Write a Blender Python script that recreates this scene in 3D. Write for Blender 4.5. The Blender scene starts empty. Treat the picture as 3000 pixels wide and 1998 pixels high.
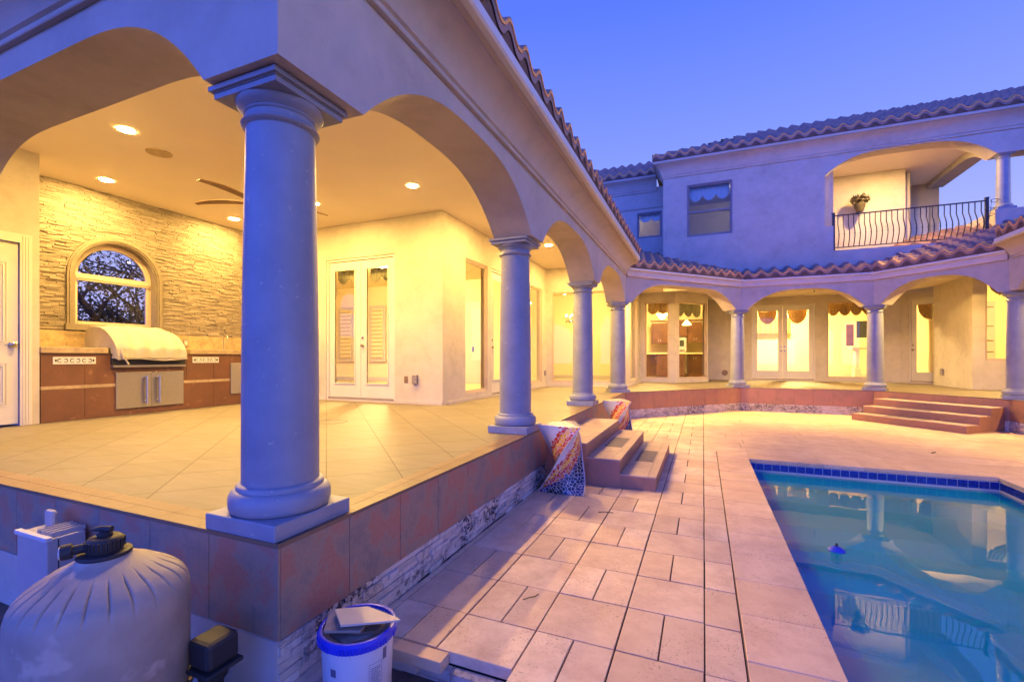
import bpy, math, random
from math import radians, sin, cos, pi, sqrt, atan2, hypot
random.seed(7)
C = bpy.context.scene
COL = C.collection
# ------------------------------------------------------------------ camera
cam = bpy.data.cameras.new('camera'); co = bpy.data.objects.new('camera', cam); COL.objects.link(co)
cam.sensor_width = 36; cam.lens = 15.996; cam.shift_y = 0.0163; cam.clip_end = 600; cam.clip_start = .05
co.location = (0, 0, 1.33); co.rotation_euler = (radians(90), 0, radians(22.8)); C.camera = co
# ------------------------------------------------------------------ world: clear blue-hour sky
SKY_STRENGTH = 1.0
w = bpy.data.worlds.new('World'); C.world = w; w.use_nodes = True
nt = w.node_tree; nt.nodes.clear()
wo = nt.nodes.new('ShaderNodeOutputWorld'); bg = nt.nodes.new('ShaderNodeBackground')
tc = nt.nodes.new('ShaderNodeTexCoord'); sp = nt.nodes.new('ShaderNodeSeparateXYZ')
up = nt.nodes.new('ShaderNodeValToRGB'); az = nt.nodes.new('ShaderNodeMapRange'); mx = nt.nodes.new('ShaderNodeMix'); mx.data_type = 'RGBA'
rb = nt.nodes.new('ShaderNodeValToRGB')
nt.links.new(tc.outputs['Generated'], sp.inputs[0])
nt.links.new(sp.outputs['Z'], up.inputs[0]); nt.links.new(sp.outputs['Z'], rb.inputs[0])
def ramp(node, stops, mode='LINEAR'):
    cr = node.color_ramp; cr.interpolation = mode
    while len(cr.elements) > 1: cr.elements.remove(cr.elements[-1])
    cr.elements[0].position = stops[0][0]; cr.elements[0].color = (*stops[0][1], 1)
    for p, c in stops[1:]:
        e = cr.elements.new(p); e.color = (*c, 1)
ramp(up, [(0, (.52, .50, .96)), (.15, (.41, .44, .93)), (.35, (.22, .30, .90)), (.6, (.09, .175, .86)), (.75, (.07, .13, .75)), (1, (.035, .075, .5))])
ramp(rb, [(0, (.45, .78, 3.9)), (.3, (.20, .52, 3.8)), (.65, (.06, .14, 1.0)), (1, (.035, .075, .5))])
az.inputs['From Min'].default_value = -.35; az.inputs['From Max'].default_value = .35
nt.links.new(sp.outputs['Y'], az.inputs['Value']); nt.links.new(az.outputs[0], mx.inputs['Factor'])
nt.links.new(rb.outputs[0], mx.inputs['A']); nt.links.new(up.outputs[0], mx.inputs['B'])
gx = nt.nodes.new('ShaderNodeMapRange'); gx.interpolation_type = 'SMOOTHSTEP'; gx.inputs['From Min'].default_value = .70; gx.inputs['From Max'].default_value = .97
gr_ = nt.nodes.new('ShaderNodeValToRGB'); m2 = nt.nodes.new('ShaderNodeMix'); m2.data_type = 'RGBA'
ramp(gr_, [(0, (4.4, 3.6, 3.2)), (.18, (2.6, 2.5, 2.8)), (.42, (.40, .56, 1.7)), (.75, (.05, .10, .7)), (1, (.035, .075, .5))])     # afterglow low on the right-hand horizon
nt.links.new(sp.outputs['X'], gx.inputs['Value']); nt.links.new(sp.outputs['Z'], gr_.inputs[0]); nt.links.new(gx.outputs[0], m2.inputs['Factor'])
nt.links.new(mx.outputs['Result'], m2.inputs['A']); nt.links.new(gr_.outputs[0], m2.inputs['B'])
nt.links.new(m2.outputs['Result'], bg.inputs[0]); bg.inputs[1].default_value = SKY_STRENGTH
nt.links.new(bg.outputs[0], wo.inputs[0])
C.view_settings.view_transform = 'Standard'; C.view_settings.look = 'None'
C.view_settings.exposure = 0.3; C.view_settings.gamma = 1
C.cycles.use_denoising = True; C.cycles.max_bounces = 9; C.cycles.diffuse_bounces = 5; C.cycles.glossy_bounces = 4
C.cycles.transparent_max_bounces = 16; C.cycles.sample_clamp_indirect = 6; C.cycles.caustics_reflective = False; C.cycles.caustics_refractive = False
LAMP = (1.0, .605, .155)
L_PORCH = 2300
L_ROOM = 620
# ------------------------------------------------------------------ materials
def new_mat(name):
    m = bpy.data.materials.new(name); m.use_nodes = True
    nt = m.node_tree; b = nt.nodes['Principled BSDF']; return m, nt, b
def N(nt, t, **k):
    n = nt.nodes.new(t)
    for a, v in k.items(): setattr(n, a, v)
    return n
def coords(nt, rot=0, scale=(1, 1, 1), kind='Object'):
    tc = N(nt, 'ShaderNodeTexCoord'); mp = N(nt, 'ShaderNodeMapping')
    mp.inputs['Rotation'].default_value = (0, 0, rot); mp.inputs['Scale'].default_value = scale
    nt.links.new(tc.outputs[kind], mp.inputs[0]); return mp.outputs[0]
def noise(nt, v, s, detail=6, rough=.6):
    n = N(nt, 'ShaderNodeTexNoise'); n.inputs['Scale'].default_value = s; n.inputs['Detail'].default_value = detail
    n.inputs['Roughness'].default_value = rough; nt.links.new(v, n.inputs['Vector']); return n.outputs['Fac']
def rmp(nt, f, stops, mode='LINEAR'):
    r = N(nt, 'ShaderNodeValToRGB'); ramp(r, stops, mode); nt.links.new(f, r.inputs[0]); return r.outputs[0]
def bump(nt, b, h, strength=.3, dist=.01):
    n = N(nt, 'ShaderNodeBump'); n.inputs['Strength'].default_value = strength; n.inputs['Distance'].default_value = dist
    nt.links.new(h, n.inputs['Height']); nt.links.new(n.outputs[0], b.inputs['Normal']); return n
def mixc(nt, f, a, b, mode='MIX'):
    m = N(nt, 'ShaderNodeMix'); m.data_type = 'RGBA'; m.blend_type = mode
    for s, v in (('Factor', f), ('A', a), ('B', b)):
        if hasattr(v, 'links') or hasattr(v, 'node'): nt.links.new(v, m.inputs[s])
        elif isinstance(v, (int, float)): m.inputs[s].default_value = v
        else: m.inputs[s].default_value = (*v, 1)
    return m.outputs['Result']
def simple(name, col, rough=.6, metal=0, var=.12, scale=6, bs=0, bscale=60, bd=.003, fine=None):
    m, nt, b = new_mat(name); v = coords(nt)
    lo = tuple(c * (1 - var) for c in col); hi = tuple(min(1, c * (1 + var)) for c in col)
    f = noise(nt, v, scale)
    c = rmp(nt, f, [(.3, lo), (.7, hi)])
    if fine:
        g = noise(nt, v, fine[0], 3); c = mixc(nt, rmp(nt, g, [(fine[1], (0, 0, 0)), (fine[1] + .06, (1, 1, 1))]), c, fine[2])
    nt.links.new(c, b.inputs['Base Color']); b.inputs['Roughness'].default_value = rough; b.inputs['Metallic'].default_value = metal
    if bs: bump(nt, b, noise(nt, v, bscale, 8, .7), bs, bd)
    return m
M = {}
def stucco(name, base, patch):
    m, nt, b = new_mat(name); v = coords(nt)
    f1 = noise(nt, v, 1.6, 5, .65); f2 = noise(nt, v, 7, 6, .6)
    c = mixc(nt, rmp(nt, f1, [(.38, (0, 0, 0)), (.68, (1, 1, 1))]), base, patch)
    c = mixc(nt, rmp(nt, f2, [(.3, (.0,) * 3), (.75, (.55,) * 3)]), c, tuple(x * 1.12 for x in base))
    g = noise(nt, v, 55, 4, .6)
    c = mixc(nt, rmp(nt, g, [(.62, (0, 0, 0)), (.74, (.30,) * 3)]), c, tuple(x * .68 for x in patch))
    nt.links.new(c, b.inputs['Base Color']); b.inputs['Roughness'].default_value = .92
    bump(nt, b, noise(nt, v, 130, 6, .75), .5, .005)
    return m
M['stucco'] = stucco('cream_stucco', (.46, .41, .36), (.36, .32, .275))
M['ceiling'] = simple('ceiling_paint', (.76, .68, .57), .8, var=.03, scale=1.2)
M['trim'] = simple('white_trim', (.52, .49, .45), .45, var=.04, scale=3)
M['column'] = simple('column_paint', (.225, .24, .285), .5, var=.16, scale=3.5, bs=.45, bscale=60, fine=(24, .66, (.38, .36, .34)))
M['frame'] = simple('window_frame_vinyl', (.45, .35, .27), .5, var=.05)
M['darkframe'] = simple('dark_window_frame', (.20, .17, .18), .5, var=.05)
M['gutter'] = simple('gutter_metal', (.55, .55, .56), .4, var=.05)
M['fascia'] = stucco('fascia_stucco', (.60, .50, .42), (.54, .45, .38))
M['metal'] = simple('brushed_steel', (.42, .39, .35), .32, metal=.9, var=.04, scale=30)
M['chrome'] = simple('knob_metal', (.45, .40, .34), .22, metal=1, var=.03)
M['black'] = simple('black_plastic', (.018, .018, .02), .65, var=.2, bs=.1)
M['iron'] = simple('wrought_iron', (.025, .022, .022), .5, var=.2)
M['canvas'] = simple('canvas_cover', (.34, .30, .235), .85, var=.08, scale=9, bs=.25, bscale=300, bd=.001)
M['interior'] = simple('interior_paint', (.84, .74, .47), .7, var=.03, scale=2)
M['intfloor'] = simple('interior_floor', (.62, .50, .30), .35, var=.12, scale=3)
M['white'] = simple('white_plastic', (.52, .53, .56), .35, var=.04, scale=8)
M['greyplastic'] = simple('grey_enamel', (.36, .35, .36), .4, var=.06, scale=10, fine=(12, .7, (.42, .42, .44)))
M['blueplastic'] = simple('blue_plastic', (.02, .04, .50), .35, var=.1)
M['cherry'] = simple('cherry_wood', (.13, .058, .03), .35, var=.35, scale=4)
M['curtain'] = simple('gold_curtain', (.50, .30, .10), .8, var=.3, scale=18)
M['valance'] = simple('green_valance', (.36, .33, .20), .8, var=.12, scale=10)
M['blade'] = simple('fan_blade_wood', (.20, .11, .06), .5, var=.25, scale=20)
M['soil'] = simple('soil', (.13, .10, .08), .95, var=.3, scale=6, bs=.8, bscale=40, bd=.03)
M['mortar'] = simple('roof_mortar', (.13, .075, .055), .95, var=.25, scale=18, bs=.5, bscale=60)
M['granite'] = simple('granite', (.34, .25, .14), .3, var=.3, scale=9, fine=(48, .63, (.07, .05, .04)))
M['tanktan'] = simple('tan_fiberglass', (.31, .26, .215), .6, var=.25, scale=4, bs=.2, bscale=120, fine=(6, .56, (.42, .355, .295)))
M['twig'] = simple('dry_twig', (.085, .065, .03), .9, var=.3)
M['bark'] = simple('tree_bark', (.06, .05, .04), .95, var=.3, scale=12, bs=.5)
M['leaf'] = simple('tree_leaf', (.05, .06, .025), .8, var=.4, scale=3)
M['edge'] = simple('tile_edge', (.40, .25, .20), .7, var=.15)
M['grout'] = simple('dark_joint', (.05, .045, .04), .95, var=.2)
M['slateinset'] = simple('slate_inset', (.15, .125, .12), .7, var=.15, scale=15, bs=.2)
M['screen'] = simple('tv_screen', (.04, .05, .05), .2, var=.1)
M['roughstone'] = simple('rough_pink_stone', (.46, .33, .27), .95, var=.35, scale=14, bs=1, bscale=30, bd=.03, fine=(22, .60, (.12, .10, .09)))
def clay():
    m, nt, b = new_mat('clay_roof_tile'); v = coords(nt)
    c = rmp(nt, noise(nt, v, 2.2, 6, .7), [(.3, (.15, .10, .095)), (.5, (.26, .155, .13)), (.7, (.34, .20, .155))])
    nt.links.new(c, b.inputs['Base Color']); b.inputs['Roughness'].default_value = .5
    bump(nt, b, noise(nt, v, 70), .25, .004); return m
M['clay'] = clay()
M['clayedge_lit'] = simple('clay_tile_end_lit', (.82, .36, .10), .8, var=.3, scale=30, bs=.4)  # strong orange: warm lamp light from below is put into the tile-end colour
def terracotta(name, base, red, dark):
    m, nt, b = new_mat(name); v = coords(nt)
    a = N(nt, 'ShaderNodeAttribute'); a.attribute_name = 'tone'
    ad = N(nt, 'ShaderNodeVectorMath', operation='ADD'); sc = N(nt, 'ShaderNodeVectorMath', operation='SCALE')
    nt.links.new(a.outputs['Vector'], sc.inputs[0]); sc.inputs['Scale'].default_value = 19
    nt.links.new(v, ad.inputs[0]); nt.links.new(sc.outputs[0], ad.inputs[1]); vv = ad.outputs[0]
    f = noise(nt, vv, 5.5, 8, .62)
    c = rmp(nt, f, [(.36, dark), (.49, base), (.56, red)])
    c = mixc(nt, rmp(nt, noise(nt, vv, 45, 4), [(.35, (0, 0, 0)), (.75, (.35,) * 3)]), c, tuple(x * 1.35 for x in base))
    nt.links.new(c, b.inputs['Base Color']); b.inputs['Roughness'].default_value = .55
    bump(nt, b, noise(nt, vv, 24, 6), .25, .004); return m
M['terra'] = terracotta('red_slate_tile', (.27, .195, .14), (.34, .145, .095), (.185, .155, .13))
M['terrawarm'] = terracotta('brown_porcelain_tile', (.33, .17, .10), (.36, .17, .10), (.28, .145, .085))
M['brownk'] = simple('kitchen_brown_tile', (.125, .05, .024), .5, var=.16, scale=5, fine=(7, .62, (.19, .088, .042)))
def stone(name, lo, mid, hi, stain):
    m, nt, b = new_mat(name); v = coords(nt)
    a = N(nt, 'ShaderNodeAttribute'); a.attribute_name = 'tone'
    c = rmp(nt, a.outputs['Fac'], [(0, lo), (.5, mid), (1, hi)])
    c = mixc(nt, .35, c, rmp(nt, noise(nt, v, 20, 8, .7), [(.3, lo), (.7, hi)]))
    if stain:
        f = N(nt, 'ShaderNodeMath', operation='MULTIPLY')
        nt.links.new(rmp(nt, noise(nt, v, 30, 8, .75), [(.47, (0,) * 3), (.55, (1,) * 3)]), f.inputs[0])
        nt.links.new(rmp(nt, noise(nt, v, 3.0, 3, .6), [(.44, (0,) * 3), (.60, (1,) * 3)]), f.inputs[1])
        c = mixc(nt, f.outputs[0], c, stain)
    nt.links.new(c, b.inputs['Base Color']); b.inputs['Roughness'].default_value = .9
    bump(nt, b, noise(nt, v, 45, 8, .7), .8 if stain else .25, .012 if stain else .004); return m
M['ledge'] = stone('travertine_ledge', (.42, .35, .28), (.60, .52, .43), (.72, .65, .56), (.045, .035, .03))
M['veneer'] = stone('split_face_veneer', (.15, .12, .088), (.22, .18, .14), (.29, .245, .195), None)
def paver(name, lo, hi, rough=.75):
    m, nt, b = new_mat(name); v = coords(nt)
    a = N(nt, 'ShaderNodeAttribute'); a.attribute_name = 'tone'
    c = rmp(nt, a.outputs['Fac'], [(0, lo), (1, hi)])
    f = noise(nt, v, 4.5, 8, .7)
    c = mixc(nt, rmp(nt, f, [(.38, (0,) * 3), (.68, (.75,) * 3)]), c, (lo[0] * .80, lo[1] * .72, lo[2] * .72))
    pit = N(nt, 'ShaderNodeMath', operation='MULTIPLY')
    nt.links.new(rmp(nt, noise(nt, v, 70, 5, .6), [(.58, (0,) * 3), (.66, (1,) * 3)]), pit.inputs[0])
    nt.links.new(rmp(nt, noise(nt, v, 3.2, 4, .6), [(.42, (0,) * 3), (.62, (1,) * 3)]), pit.inputs[1])
    c = mixc(nt, pit.outputs[0], c, tuple(x * .55 for x in lo))
    nt.links.new(c, b.inputs['Base Color']); b.inputs['Roughness'].default_value = rough
    h = N(nt, 'ShaderNodeMath', operation='SUBTRACT'); nt.links.new(noise(nt, v, 60, 6), h.inputs[0]); nt.links.new(pit.outputs[0], h.inputs[1])
    bump(nt, b, h.outputs[0], .45, .004); return m
M['paver'] = paver('shellstone_paver', (.66, .475, .29), (.84, .65, .43))
M['coping'] = paver('coping_travertine', (.68, .475, .29), (.80, .585, .38))
M['border'] = paver('border_tile', (.18, .115, .068), (.215, .14, .086), .5)
M['treadtile'] = paver('tread_tile', (.46, .34, .25), (.54, .41, .30), .5)
def floor_tile():
    m, nt, b = new_mat('porch_floor_tile'); v = coords(nt, rot=radians(45))
    br = N(nt, 'ShaderNodeTexBrick'); br.offset = 0; br.inputs['Scale'].default_value = 1
    br.inputs['Brick Width'].default_value = .46; br.inputs['Row Height'].default_value = .46
    br.inputs['Mortar Size'].default_value = .0042; br.inputs['Mortar Smooth'].default_value = .1
    br.inputs['Color1'].default_value = (.15, .128, .098, 1); br.inputs['Color2'].default_value = (.172, .147, .115, 1); br.inputs['Mortar'].default_value = (.05, .03, .02, 1)
    nt.links.new(v, br.inputs['Vector'])
    v2 = coords(nt, rot=radians(45), scale=(1, 5, 1))
    c2 = mixc(nt, rmp(nt, noise(nt, v2, 3, 8, .65), [(.35, (0,) * 3), (.7, (.55,) * 3)]), br.outputs['Color'], (.70, .60, .46), 'MULTIPLY')
    nt.links.new(c2, b.inputs['Base Color']); b.inputs['Roughness'].default_value = .58
    bump(nt, b, br.outputs['Fac'], -.15, .002); return m
M['floor'] = floor_tile()
def glass():
    m = bpy.data.materials.new('window_glass'); m.use_nodes = True; nt = m.node_tree; nt.nodes.clear()
    o = N(nt, 'ShaderNodeOutputMaterial'); t = N(nt, 'ShaderNodeBsdfTransparent'); g = N(nt, 'ShaderNodeBsdfGlossy'); x = N(nt, 'ShaderNodeMixShader')
    f = N(nt, 'ShaderNodeFresnel'); f.inputs[0].default_value = 1.5; g.inputs['Roughness'].default_value = 0.0
    t.inputs[0].default_value = (.93, .95, .92, 1)
    ns = noise(nt, coords(nt), 1.2, 1); bm = N(nt, 'ShaderNodeBump'); bm.inputs['Strength'].default_value = .02; nt.links.new(ns, bm.inputs['Height']); nt.links.new(bm.outputs[0], g.inputs['Normal'])
    nt.links.new(f.outputs[0], x.inputs[0]); nt.links.new(t.outputs[0], x.inputs[1]); nt.links.new(g.outputs[0], x.inputs[2]); nt.links.new(x.outputs[0], o.inputs[0]); return m
M['glass'] = glass()
def water():
    m = bpy.data.materials.new('pool_water'); m.use_nodes = True; nt = m.node_tree; nt.nodes.clear()
    o = N(nt, 'ShaderNodeOutputMaterial'); t = N(nt, 'ShaderNodeBsdfRefraction'); g = N(nt, 'ShaderNodeBsdfGlossy'); x = N(nt, 'ShaderNodeMixShader')
    t = N(nt, 'ShaderNodeBsdfTransparent'); t.inputs[0].default_value = (.95, .99, 1, 1); va = N(nt, 'ShaderNodeVolumeAbsorption'); va.inputs[0].default_value = (.15, .80, .96, 1); va.inputs[1].default_value = .38; nt.links.new(va.outputs[0], o.inputs['Volume'])
    f = N(nt, 'ShaderNodeFresnel'); f.inputs[0].default_value = 1.8; g.inputs['Roughness'].default_value = .01
    ns = noise(nt, coords(nt), 2.2, 2); bm = N(nt, 'ShaderNodeBump'); bm.inputs['Strength'].default_value = .05; bm.inputs['Distance'].default_value = .02
    nt.links.new(ns, bm.inputs['Height']); nt.links.new(bm.outputs[0], g.inputs['Normal'])
    df = N(nt, 'ShaderNodeBsdfDiffuse'); df.inputs[0].default_value = (0, .70, .95, 1); y = N(nt, 'ShaderNodeMixShader'); y.inputs[0].default_value = .32
    nt.links.new(t.outputs[0], y.inputs[1]); nt.links.new(df.outputs[0], y.inputs[2])
    nt.links.new(f.outputs[0], x.inputs[0]); nt.links.new(y.outputs[0], x.inputs[1]); nt.links.new(g.outputs[0], x.inputs[2]); nt.links.new(x.outputs[0], o.inputs[0]); return m
M['water'] = water()
M['plaster'] = simple('pool_plaster', (.74, .84, .84), .8, var=.06, scale=3)
def pooltile():
    m, nt, b = new_mat('blue_pool_tile'); v = coords(nt)
    nt.links.new(rmp(nt, noise(nt, v, 38, 5, .7), [(.35, (.005, .01, .10)), (.55, (.012, .03, .26)), (.7, (.04, .08, .42))]), b.inputs['Base Color'])
    b.inputs['Roughness'].default_value = .12; return m
M['pooltile'] = pooltile()
def emis(name, col, s):
    m = bpy.data.materials.new(name); m.use_nodes = True; nt = m.node_tree; nt.nodes.clear()
    o = N(nt, 'ShaderNodeOutputMaterial'); e = N(nt, 'ShaderNodeEmission'); e.inputs[0].default_value = (*col, 1); e.inputs[1].default_value = s
    nt.links.new(e.outputs[0], o.inputs[0]); return m
M['lens'] = emis('lamp_lens', LAMP, L_PORCH)
M['roomlamp'] = emis('room_lamp', (1, .66, .26), L_ROOM)
M['shade'] = emis('glowing_lamp_shade', (1, .60, .18), 9)
M['bulb'] = emis('candle_bulb', (1, .72, .35), 30)
def mosaic():
    m, nt, b = new_mat('mosaic_tile')
    v = coords(nt, scale=(1, 1, 1))
    vo = N(nt, 'ShaderNodeTexVoronoi', feature='DISTANCE_TO_EDGE'); vo.inputs['Scale'].default_value = 29; nt.links.new(v, vo.inputs['Vector'])
    vc = N(nt, 'ShaderNodeTexVoronoi', feature='F1'); vc.inputs['Scale'].default_value = 29; nt.links.new(v, vc.inputs['Vector'])
    a = N(nt, 'ShaderNodeAttribute'); a.attribute_name = 'band'
    sp = N(nt, 'ShaderNodeSeparateXYZ'); nt.links.new(vc.outputs['Color'], sp.inputs[0])
    wob = N(nt, 'ShaderNodeMath', operation='MULTIPLY_ADD'); nt.links.new(sp.outputs[0], wob.inputs[0]); wob.inputs[1].default_value = .06; nt.links.new(a.outputs['Fac'], wob.inputs[2])
    c = rmp(nt, wob.outputs[0], [(0, (.60, .58, .57)), (.30, (.50, .045, .02)), (.375, (.74, .38, .03)), (.45, (.50, .05, .02)), (.52, (.60, .22, .03)), (.55, (.38, .05, .03)), (.575, (.03, .035, .10)), (.64, (.015, .015, .02)), (.86, (.02, .03, .12))], 'CONSTANT')
    gr = rmp(nt, vo.outputs['Distance'], [(.022, (1,) * 3), (.04, (0,) * 3)])
    keep = N(nt, 'ShaderNodeMath', operation='GREATER_THAN'); nt.links.new(wob.outputs[0], keep.inputs[0]); keep.inputs[1].default_value = .30
    mu = N(nt, 'ShaderNodeMath', operation='MULTIPLY'); nt.links.new(gr, mu.inputs[0]); nt.links.new(keep.outputs[0], mu.inputs[1])
    c = mixc(nt, mu.outputs[0], c, (.62, .59, .57))
    nt.links.new(c, b.inputs['Base Color']); b.inputs['Roughness'].default_value = .25
    bump(nt, b, vo.outputs['Distance'], .3, .004); return m
M['mosaic'] = mosaic()
def mosaic_top():
    m, nt, b = new_mat('mosaic_top_tile'); v = coords(nt)
    vo = N(nt, 'ShaderNodeTexVoronoi', feature='DISTANCE_TO_EDGE'); vo.inputs['Scale'].default_value = 34; nt.links.new(v, vo.inputs['Vector'])
    c = mixc(nt, rmp(nt, vo.outputs['Distance'], [(.05, (1,) * 3), (.08, (0,) * 3)]), (.55, .40, .20), (.62, .58, .52))
    nt.links.new(c, b.inputs['Base Color']); b.inputs['Roughness'].default_value = .15; bump(nt, b, noise(nt, v, 40), .6, .008); return m
M['mosaictop'] = mosaic_top()
# ------------------------------------------------------------------ mesh helpers
class MB:
    def __init__(s): s.v = []; s.f = []; s.t = []
    def face(s, pts, tone=0):
        i = len(s.v); s.v += [tuple(p) for p in pts]; s.f.append(tuple(range(i, i + len(pts)))); s.t.append(tone); return s
    def grid(s, rows, tone=0, closed=False):          # rows: list of equal-length point lists
        i = len(s.v); n = len(rows[0]); s.v += [tuple(p) for r in rows for p in r]
        for r in range(len(rows) - 1):
            for k in range(n if closed else n - 1):
                a = i + r * n + k; b = i + r * n + (k + 1) % n
                s.f.append((a, b, b + n, a + n)); s.t.append(tone)
        return s
    def box(s, x0, x1, y0, y1, z0, z1, tone=0):
        return s.obox((x0, y0), (x1, y0), y1 - y0, z0, z1, tone)
    def obox(s, P, Q, t, z0, z1, tone=0):             # footprint: edge P->Q, thickness t to the left of it
        dx, dy = Q[0] - P[0], Q[1] - P[1]; L = hypot(dx, dy); nx, ny = -dy / L * t, dx / L * t
        c = [P, Q, (Q[0] + nx, Q[1] + ny), (P[0] + nx, P[1] + ny)]
        return s.prism(c, z0, z1, tone)
    def prism(s, poly, z0, z1, tone=0):
        i = len(s.v); n = len(poly)
        s.v += [(p[0], p[1], z0) for p in poly] + [(p[0], p[1], z1) for p in poly]
        s.f.append(tuple(i + k for k in reversed(range(n)))); s.f.append(tuple(i + n + k for k in range(n))); s.t += [tone] * 2
        for k in range(n):
            s.f.append((i + k, i + (k + 1) % n, i + n + (k + 1) % n, i + n + k)); s.t.append(tone)
        return s
    def lathe(s, prof, cx=0, cy=0, n=40, cap=True):
        rows = [[(cx + r * cos(2 * pi * k / n), cy + r * sin(2 * pi * k / n), z) for k in range(n)] for r, z in prof]
        s.grid(rows, closed=True)
        if cap: s.face(rows[-1]); s.face(list(reversed(rows[0])))
        return s
    def tube(s, pts, r, n=8, cap=True):
        rows = []; m = len(pts)
        for i, p in enumerate(pts):
            a = pts[max(0, i - 1)]; b = pts[min(m - 1, i + 1)]
            d = [b[k] - a[k] for k in range(3)]; L = sqrt(sum(x * x for x in d)) or 1; d = [x / L for x in d]
            u = (0, 0, 1) if abs(d[2]) < .8 else (1, 0, 0)
            e = [d[1] * u[2] - d[2] * u[1], d[2] * u[0] - d[0] * u[2], d[0] * u[1] - d[1] * u[0]]; L = sqrt(sum(x * x for x in e)); e = [x / L for x in e]
            g = [d[1] * e[2] - d[2] * e[1], d[2] * e[0] - d[0] * e[2], d[0] * e[1] - d[1] * e[0]]
            rr = r[i] if isinstance(r, (list, tuple)) else r
            rows.append([tuple(p[q] + rr * (cos(2 * pi * k / n) * e[q] + sin(2 * pi * k / n) * g[q]) for q in range(3)) for k in range(n)])
        s.grid(rows, closed=True)
        if cap: s.face(rows[0]); s.face(list(reversed(rows[-1])))
        return s
    def build(s, name, mat, parent=None, smooth=None, bev=0, loc=None):
        me = bpy.data.meshes.new(name)
        off = loc or ((parent['org'][0], parent['org'][1], parent['org'][2]) if parent is not None and 'org' in parent else (0, 0, 0))
        vs = [(x - off[0], y - off[1], z - off[2]) for x, y, z in s.v]
        me.from_pydata(vs, [], s.f); me.update()
        if any(s.t):
            at = me.attributes.new('tone', 'FLOAT', 'FACE'); at.data.foreach_set('value', s.t)
        me.materials.append(M[mat] if isinstance(mat, str) else mat)
        o = bpy.data.objects.new(name, me); COL.objects.link(o)
        if parent is not None:
            o.parent = parent
            if 'org' in parent: o['_o'] = list(parent['org'])
        else: o.location = off
        if smooth is not None:
            me.polygons.foreach_set('use_smooth', [True] * len(me.polygons))
            me.set_sharp_from_angle(angle=radians(smooth))
        if bev:
            md = o.modifiers.new('bevel', 'BEVEL'); md.width = bev; md.segments = 2; md.limit_method = 'ANGLE'
        return o
class Sub(MB):                                        # a sub-part built in the same world coordinates as its part
    def build(s, name, mat, part, smooth=None, bev=0):
        org = list(part.get('_o', (0, 0, 0)))
        o = MB.build(s, name, mat, None, smooth, bev, loc=tuple(org)); o.location = (0, 0, 0); o.parent = part; return o
def tag(o, label=None, cat=None, group=None, kind=None):
    for k, v in (('label', label), ('category', cat), ('group', group), ('kind', kind)):
        if v: o[k] = v
    return o
def thing(name, label, cat, loc=(0, 0, 0), group=None, rz=0):
    o = bpy.data.objects.new(name, None); o.empty_display_size = .2; COL.objects.link(o); o.location = loc; o.rotation_euler = (0, 0, rz)
    o['org'] = list(loc) if rz == 0 else [0, 0, 0]; return tag(o, label, cat, group)
def dup(root, loc, rz=0, label=None, group=None):
    def cp(o, par):
        c = o.copy(); COL.objects.link(c)
        if par is not None: c.parent = par
        for ch in list(o.children): cp(ch, c)
        return c
    r = cp(root, None); r.location = loc; r.rotation_euler = (0, 0, rz)
    if label: r['label'] = label
    if group: r['group'] = group
    return r
ZF, ZG = .55, -.045
house = thing('house', 'large cream stucco house with arched columned porch, upper balcony and clay tile roofs', 'house', (-1.87, 1.587, 0))
HO = house
# ------------------------------------------------------------------ walls with rectangular openings
def wall(P, Q, z0, z1, t, ops=(), name='wall', mat='stucco', parent=None):
    L = hypot(Q[0] - P[0], Q[1] - P[1]); d = ((Q[0] - P[0]) / L, (Q[1] - P[1]) / L); n = (-d[1], d[0])     # thickness to the left of P->Q
    S = sorted({0, L} | {o[0] for o in ops} | {o[1] for o in ops}); Z = sorted({z0, z1} | {o[2] for o in ops} | {o[3] for o in ops})
    def solid(i, j):
        if not (0 <= i < len(S) - 1 and 0 <= j < len(Z) - 1): return False
        s = (S[i] + S[i + 1]) / 2; z = (Z[j] + Z[j + 1]) / 2
        return not any(o[0] < s < o[1] and o[2] < z < o[3] for o in ops)
    b = MB(); pt = lambda s, k, z: (P[0] + d[0] * s + n[0] * k, P[1] + d[1] * s + n[1] * k, z)
    for i in range(len(S) - 1):
        for j in range(len(Z) - 1):
            if not solid(i, j): continue
            a, c, e, f = S[i], S[i + 1], Z[j], Z[j + 1]
            b.face([pt(a, 0, e), pt(c, 0, e), pt(c, 0, f), pt(a, 0, f)]); b.face([pt(a, t, e), pt(a, t, f), pt(c, t, f), pt(c, t, e)])
            if not solid(i - 1, j): b.face([pt(a, 0, e), pt(a, 0, f), pt(a, t, f), pt(a, t, e)])
            if not solid(i + 1, j): b.face([pt(c, 0, e), pt(c, t, e), pt(c, t, f), pt(c, 0, f)])
            if not solid(i, j - 1): b.face([pt(a, 0, e), pt(a, t, e), pt(c, t, e), pt(c, 0, e)])
            if not solid(i, j + 1): b.face([pt(a, 0, f), pt(c, 0, f), pt(c, t, f), pt(a, t, f)])
    return b.build(name, mat, parent or house)
def frame_pt(P, Q):
    L = hypot(Q[0] - P[0], Q[1] - P[1]); d = ((Q[0] - P[0]) / L, (Q[1] - P[1]) / L); n = (-d[1], d[0])
    return lambda s, k: (P[0] + d[0] * s + n[0] * k, P[1] + d[1] * s + n[1] * k)
def bar(b, fp, s0, s1, k0, k1, z0, z1):
    b.prism([fp(s0, k0), fp(s1, k0), fp(s1, k1), fp(s0, k1)], z0, z1)
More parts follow.
